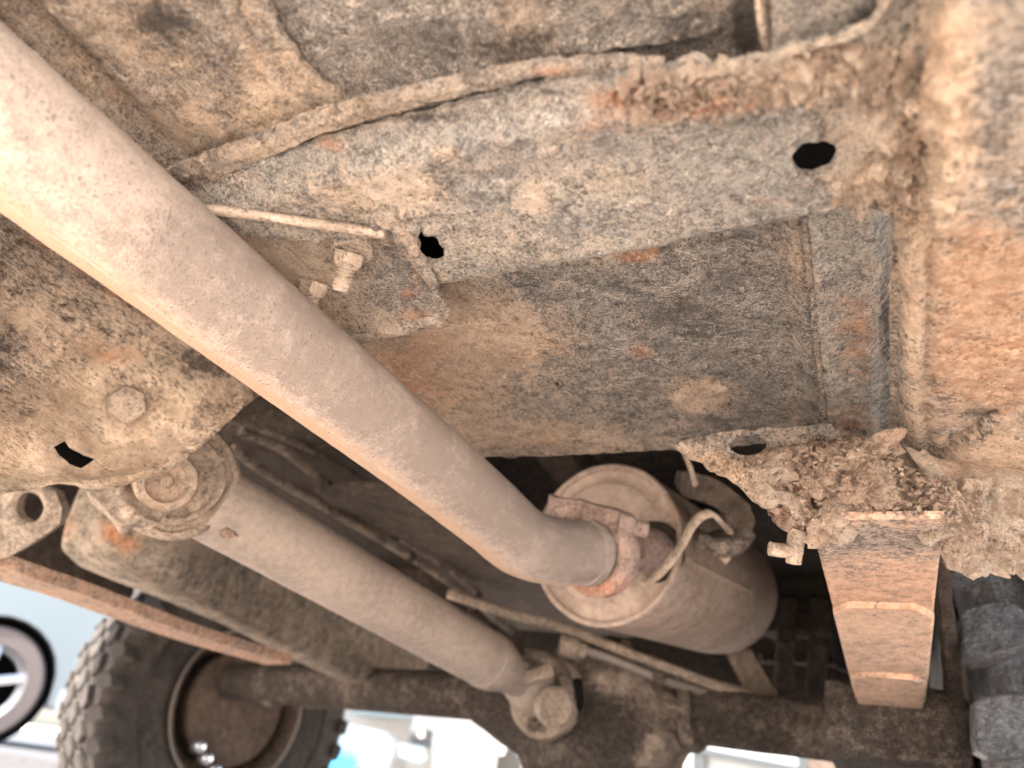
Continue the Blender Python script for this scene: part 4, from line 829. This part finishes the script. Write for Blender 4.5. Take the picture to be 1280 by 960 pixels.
slab('heat_shield', -.62, -.36, .70, 1.45, .285, .292, m_dark, (.6, 0, 0), bev=.002, amp=.006, sub=10)
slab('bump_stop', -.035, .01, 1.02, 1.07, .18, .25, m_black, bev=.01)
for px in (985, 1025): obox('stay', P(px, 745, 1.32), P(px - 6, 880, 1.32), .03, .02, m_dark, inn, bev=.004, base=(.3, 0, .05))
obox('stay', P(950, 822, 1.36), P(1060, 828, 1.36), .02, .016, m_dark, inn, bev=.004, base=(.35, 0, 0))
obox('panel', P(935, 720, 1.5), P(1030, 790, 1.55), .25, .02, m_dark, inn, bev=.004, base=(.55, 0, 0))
st = thing('tail_pipe_stay', 'flat tan metal strap slanting down from the muffler to the axle', 'strap', P(935, 845, 1.2))
extr('strap', [P(902, 808, 1.16), P(938, 812, 1.16), P(974, 872, 1.14), P(936, 872, 1.14)], rz(930, 840) * .012, m_part, st, base=(.5, .1, 0))

# ------------------------------------------------------------------ wheels
def wheel(label, c, ax_, R_, W_, rows, nlug, rimr, rub, groove, drum=True, seen=None, hexs=True):
    """ax_ points to the inner side facing the lens"""
    t = thing('truck_wheel', label, 'wheel', c, 'wheels of the vehicle')
    a_, u_, v_ = basis(ax_, (0, -1, 0))
    rb = R_ - .011
    prof = [(-W_ / 2, rb - .035), (-W_ / 2 * .98, rb - .018), (-W_ / 2 * .84, rb - .002), (0, rb + .001), (W_ / 2 * .84, rb - .002), (W_ / 2 * .98, rb - .018), (W_ / 2, rb - .035), (W_ / 2 * 1.06, rb - .07), (W_ / 2 * 1.05, (rb + rimr) / 2 + .01), (W_ / 2 * .98, (rb + rimr) / 2), (W_ / 2 * .97, rimr + .03), (W_ / 2 * .86, rimr + .004), (W_ / 2 * .8, rimr - .004),
            (-W_ / 2 * .8, rimr - .004), (-W_ / 2 * .97, rimr + .03), (-W_ / 2 * 1.06, rb - .07)]
    ty = lathe('tyre', c, a_, prof, rub, t, 96, base=(.45, 0, 0), ring=True, sharp=28, amp=.0004)
    # tread blocks share one mesh per row; hexagonal lugs, the outer ones standing out over the shoulder
    ring = [((j - (rows - 1) / 2) / ((rows - 1) / 2)) for j in range(rows)]
    for j, q in enumerate(ring):
        edge = abs(q) > .99
        hw = W_ / rows * (.50 if not edge else .62); hl = math.pi * R_ / nlug * (.80 if not edge else .58)
        cx = q * W_ / 2 * (.80 if not edge else .90)
        shp = [(-hw, -hl * .35), (-hw * .35, -hl), (hw * .55, -hl * .8), (hw, hl * .35), (hw * .35, hl), (-hw * .55, hl * .8)] if hexs else [(hw * 1.02 * math.copysign(abs(math.cos(q_)) ** .55, math.cos(q_)) * (1 + .10 * math.sin(3 * q_ + j)), hl * math.copysign(abs(math.sin(q_)) ** .55, math.sin(q_)) * (1 + .12 * math.cos(2 * q_ + j * 2))) for q_ in [2 * math.pi * (k_ + .5) / 14 for k_ in range(14)]]
        vs = []; n6 = len(shp)
        for lev, (hgt, s) in enumerate(((-.012, 1.06), (.0070, 1.0), (.0100, .97), (.0115, .90))):
            for (sx, sy) in shp:
                drop = .010 * (abs(sx * s + cx) / (W_ / 2)) ** 4
                vs.append(Vector((cx + sx * s, sy * s, rb + hgt - drop)))
        fs = [(lv * n6 + k, lv * n6 + (k + 1) % n6, (lv + 1) * n6 + (k + 1) % n6, (lv + 1) * n6 + k) for lv in range(3) for k in range(n6)] + [tuple(range(3 * n6, 4 * n6))]
        me = bpy.data.meshes.new('tread_block'); me.from_pydata([tuple(v) for v in vs], [], fs); me.materials.append(rub)
        ca = me.color_attributes.new('mask', 'FLOAT_COLOR', 'POINT'); ca.data.foreach_set('color', [.3, 0, 0, 1] * len(vs))
        bmm = bmesh.new(); bmm.from_mesh(me); bmesh.ops.recalc_face_normals(bmm, faces=bmm.faces); bmm.to_mesh(me); bmm.free()
        for i in range(nlug):
            an = 2 * math.pi * (i + .5 * (j % 2)) / nlug
            if seen and not seen(math.cos(an), math.sin(an)): continue
            rd = u_ * math.cos(an) + v_ * math.sin(an); tg = a_.cross(rd)
            ob = bpy.data.objects.new('tread_block', me); COL.objects.link(ob); ob.parent = ty
            ob.matrix_local = Matrix((a_, tg, rd)).transposed().to_4x4()
    rm = lathe('rim', c, a_, [(W_ / 2 * .80, rimr - .012), (W_ / 2 * .90, rimr - .003), (W_ / 2 * .96, rimr + .004), (W_ / 2 * .97, rimr - .001), (W_ / 2 * .88, rimr - .010), (W_ / 2 * .6, rimr - .014), (-W_ / 2 * .1, rimr - .030), (-W_ / 2 * .15, rimr - .05), (-W_ / 2 * .2, .05), (-W_ / 2 * .25, .05), (-W_ / 2 * .25, rimr - .03), (W_ / 2 * .5, rimr - .006)], m_drum, t, 80, base=(.3, 0, 0), ring=True)
    if hexs: lathe('rim_edge', c, a_, [(W_ / 2 * .94, rimr + .001), (W_ / 2 * .985, rimr + .006), (W_ / 2 * 1.0, rimr + .003), (W_ / 2 * .96, rimr - .002)], m_rim, t, 80, ring=True)
    if drum:
        lathe('brake_drum', c, a_, [(-W_ * .1, 0), (-W_ * .1, rimr * .70), (W_ * .30, rimr * .72), (W_ * .34, rimr * .74), (W_ * .40, rimr * .73), (W_ * .42, rimr * .62), (W_ * .43, rimr * .3), (W_ * .46, rimr * .28), (W_ * .46, 0)], m_drum, t, 56, base=(.5, 0, 0), amp=.001)
    return t, a_, u_, v_
q_ = rz(292, 884); wc = CAM + q_ * 1.62; wc.x -= .035
t, a_, u_, v_ = wheel('knobbly dusty tyre and rim at lower left, its tread blocks facing the lens', wc, (math.cos(.24), -math.sin(.24), 0), .305, .145, 5, 34, .152, m_rubber, m_groove, seen=None)
for an, rr in ((-1.00, .118), (-.72, .122), (-1.30, .122)):
    q = wc + Vector((.05, -math.cos(an) * rr, math.sin(an) * rr)); lathe('wheel_stud', q, (1, -.2, 0), [(0, 0), (0, .013), (.016, .012), (.02, .006), (.02, 0)], m_chrome, t, 16)
wr = Vector((.198, AY, .36))
wheel('black tyre with sky tinted lugs at lower right corner', wr, (-1, 0, 0), .36, .21, 5, 28, .18, m_tyre_r, m_groove, hexs=False)
gd = thing('brake_shield', 'thin dark upright guard strip between right leaf spring and right tyre', 'guard', P(1195, 850, .75))
sheet('strip', [(1168, 668), (1182, 668), (1196, 800), (1222, 1000), (1200, 1000), (1186, 860), (1176, 760)], lambda x, y: .60 + (y - 668) * .0006, m_dark, gd, thick=.012, step=9, amp=.001, base=(.4, 0, .05), jag=2)

# ------------------------------------------------------------------ outside: vehicles and a glazed front in full sun
m_white = plain('white car paint', (.21, .22, .225), .25, 0, .03, 3)
m_blue = plain('pale blue grey car paint', (.115, .135, .14), .3, 0, .05, 3)
m_glass = plain('car window glass', (.05, .07, .08), .05, 0, .2, 3)
m_grey = plain('dark grey frame paint', (.012, .015, .017), .5, 0, .1, 10)
m_pane = plain('pale glazed panel', (.2, .22, .22), .2, 0, .04, 2)
m_alloy = plain('silver alloy', (.35, .35, .36), .3, .7, .05)
m_otyre = plain('overexposed pink tyre', (.085, .065, .058), .8, 0, .1)  # overexposure put into the tyre colour as a pale pinkish tone
m_lens = plain('clear lamp lens', (.16, .24, .28), .1, 0, .1, 60)
m_lblue = plain('bright blue plastic', (.02, .35, .65), .35, 0, .1, 20)
def frame_at(c, right, up=(0, 0, 1)):
    r = Vector(right).normalized(); u = Vector(up); f_ = u.cross(r); return c, r, u, f_
def side_car(name, label, c, right, paint, L_=4.2, flip=1):
    """side view car; c = ground point under the first wheel, right = direction of its length"""
    t = thing(name, label, 'car', c); r = Vector(right).normalized(); up = Vector((0, 0, 1)); inw = up.cross(r).normalized()
    if inw.dot(c - CAM) < 0: inw = -inw
    def W(u, z, d=0): return c + r * u + up * z + inw * d
    def arch(uc, rad=.40, n=12): return [(uc + rad * math.cos(math.pi - math.pi * i / n), .34 + rad * math.sin(math.pi * i / n)) for i in range(n + 1)]
    prof = [(-.85, .30), (-.40, .28)] + arch(0) + [(.40, .26), (2.2, .26)] + arch(2.6) + [(3.0, .28), (3.42, .32), (3.46, .62), (3.38, .92), (3.1, 1.0), (2.85, 1.04), (2.3, 1.46), (.9, 1.50), (.1, 1.10), (-.75, .96), (-.9, .70)]
    extr('body', [W(u, z) for u, z in prof], inw * 1.62, paint, t)
    for win in ([(.32, 1.10), (.98, 1.43), (1.42, 1.44), (1.42, 1.08)], [(1.5, 1.08), (1.5, 1.44), (2.22, 1.40), (2.66, 1.06)]):
        extr('window', [W(u, z, -.006) for u, z in win], inw * .01, m_glass, t)
    for u in (.62, 1.46, 2.2):
        extr('door_gap', [W(u, .36, -.003), (W(u + .012, .36, -.003)), W(u + .012, 1.05, -.003), W(u, 1.05, -.003)], inw * .006, m_grey, t)
    extr('wing_trim', [W(.50, .36, -.012), W(.535, .36, -.012), W(.60, .98, -.012), W(.565, .98, -.012)], inw * .012, m_chrome, t)
    for z_ in (.46, .52, .60): extr('wing_badge', [W(.48, z_, -.02), W(.62, z_ + .01, -.02), W(.62, z_ + .03, -.02), W(.48, z_ + .02, -.02)], inw * .02, m_chrome, t)
    for u in (1.28, 2.06): extr('door_handle', [W(u, .86, -.03), W(u + .16, .86, -.03), W(u + .16, .89, -.03), W(u, .89, -.03)], inw * .03, paint, t)
    extr('sill', [W(.44, .24, -.02), W(2.16, .24, -.02), W(2.16, .36, -.02), W(.44, .36, -.02)], inw * .03, m_alloy, t)
    for u in (0, 2.6):
        cc_ = W(u, .33, .12)
        o = lathe('tyre', cc_, -inw, [(-.1, .24), (-.1, .325), (-.07, .345), (.07, .345), (.1, .325), (.1, .24)], m_otyre, t, 40, ring=True)
        lathe('rim', cc_, -inw, [(-.08, .20), (-.08, .25), (.085, .25), (.10, .235), (.05, .215), (.04, .20)], m_alloy, t, 40, ring=True)
        for k in range(5):
            an = k * 2 * math.pi / 5 + .3; d_ = r * math.cos(an) + up * math.sin(an)
            obox('spoke', cc_ - inw * .06, cc_ - inw * .06 + d_ * .225, .055, .02, m_alloy, t, up=inw, bev=.004)
        lathe('arch_liner', W(u, .34, .02), inw, [(.38, 0), (.38, .38), (.03, .385), (.03, .397), (.4, .397), (.4, 0)], m_black, t, 32, ring=False)
    return t
# raised apron on the left that the parked car stands on
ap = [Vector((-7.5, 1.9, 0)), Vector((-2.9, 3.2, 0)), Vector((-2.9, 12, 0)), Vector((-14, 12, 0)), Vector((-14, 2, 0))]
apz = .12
m_apron = plain('shade dark apron', (.045, .045, .047), .9, 0, .3, 30, .004)  # apron coloured dark in place of shade on the ground
o = extr('raised_apron', [p + Vector((0, 0, apz)) for p in ap], (0, 0, -apz - .05), m_apron, None); o['kind'] = 'structure'
cw = P(-14, 836, 4.9)
side_car('parked_car', 'pale blue grey car parked outside, its alloy wheel showing under the rusty spring', Vector((cw.x, cw.y, apz)), Vector((.62, 1.0, 0)), m_blue)

# white car seen nose on in the middle
fc = P(510, 930, 4.3); rr_ = Vector((1, .32, 0)).normalized()
wcar = thing('white_car', 'overexposed white car front with ribbed headlamp, at bottom centre below the axle', 'car', Vector((fc.x, fc.y, 0)))
def Wc(px, py, dd=0): q = P(px, py, 4.3 + dd); return q
def card(name, poly, d0, th, mat, root): return extr(name, [P(x, y, d0) for x, y in poly], rz(540, 930) * th, mat, root)
card('bonnet', [(420, 860), (640, 868), (700, 905), (700, 960), (600, 1010), (400, 1010), (380, 930), (400, 890)], 4.75, 1.2, m_white, wcar)
card('wing_panel', [(455, 870), (520, 876), (516, 900), (440, 893)], 4.5, .2, m_blue, wcar)
card('bumper', [(508, 930), (545, 936), (545, 1000), (505, 990)], 4.5, .2, m_blue, wcar)
card('front_plate', [(518, 893), (604, 900), (608, 960), (606, 985), (540, 980), (540, 925), (512, 915)], 4.45, .1, m_white, wcar)
card('mirror_pod', [(604, 912), (638, 922), (632, 936), (622, 944), (618, 975), (600, 975)], 4.3, .2, m_white, wcar)
card('wheel_arch', [(617, 944), (640, 936), (652, 950), (650, 985), (620, 980)], 4.4, .1, m_grey, wcar)
hl = card('headlamp', [(406, 914), (430, 908), (440, 906), (480, 914), (494, 926), (492, 944), (484, 960), (402, 952)], 4.3, .15, m_lens, wcar)
for i in range(9): tube('lamp_rib', [P(444 + i * 5.2, 918 + i * .9, 4.28), P(441 + i * 5.2, 934 + i * .9, 4.28)], .006, m_alloy, wcar, 8)
card('lamp_housing', [(392, 946), (440, 948), (444, 972), (384, 972)], 4.25, .1, m_lblue, wcar)
for x, y in ((527, 917), (521, 944), (627, 939)): lathe('glint_disc', P(x, y, 4.22), view(x, y), [(0, 0), (0, .021), (.01, .021), (.012, 0)], m_chrome, wcar, 20)  # bright discs modelled in place of blurred round reflections
card('glint_back', [(528, 910), (542, 914), (540, 926), (530, 924)], 4.27, .05, m_grey, wcar)
card('fog_lamp', [(497, 928), (530, 934), (534, 948), (524, 953), (498, 946)], 4.3, .05, m_lens, wcar)

# glazed building front at right
bf = thing('building_front', 'white glazed building front with dark grey frame bars, at bottom right below the axle', 'building', Vector((.2, 6.2, 0)))
def at_y(px, py, y): q = rz(px, py); return CAM + q * (y / q.y)
YB = 6.0
def panel(name, pxs, y, th, mat): return extr(name, [at_y(a, b, y) for a, b in pxs], (0, th, 0), mat, bf)
bx0, bx1 = at_y(770, 950, YB).x, at_y(1330, 960, YB).x
box('wall', Vector(((bx0 + bx1) / 2 - 1.0, YB + .3, 1.6)), bx1 - bx0 + 2.2, .3, 3.2, m_white, bf, bev=.01)
for (xa, xb, ya, yb) in ((838, 872, 936, 1000), (880, 996, 926, 1000), (1062, 1175, 944, 1010)):
    panel('pane', [(xa, ya), (xb, ya + (xb - xa) * .08), (xb + 4, yb), (xa - 4, yb)], YB + .08, .02, m_pane)
panel('frame_bar', [(866, 925), (880, 926), (884, 1010), (864, 1010)], YB, .06, m_grey)
panel('frame_bar', [(996, 932), (1008, 934), (1014, 1010), (1000, 1010)], YB, .06, m_grey)
panel('frame_bar', [(866, 932), (1000, 958), (1000, 968), (866, 941)], YB - .01, .06, m_grey)
panel('frame_bar', [(1052, 940), (1060, 941), (1063, 1010), (1053, 1010)], YB, .06, m_grey)
panel('door', [(1010, 930), (1052, 934), (1054, 1010), (1012, 1010)], YB + .02, .06, m_dark)
panel('awning', [(1062, 938), (1170, 950), (1170, 962), (1064, 943)], YB - .05, .06, m_part)
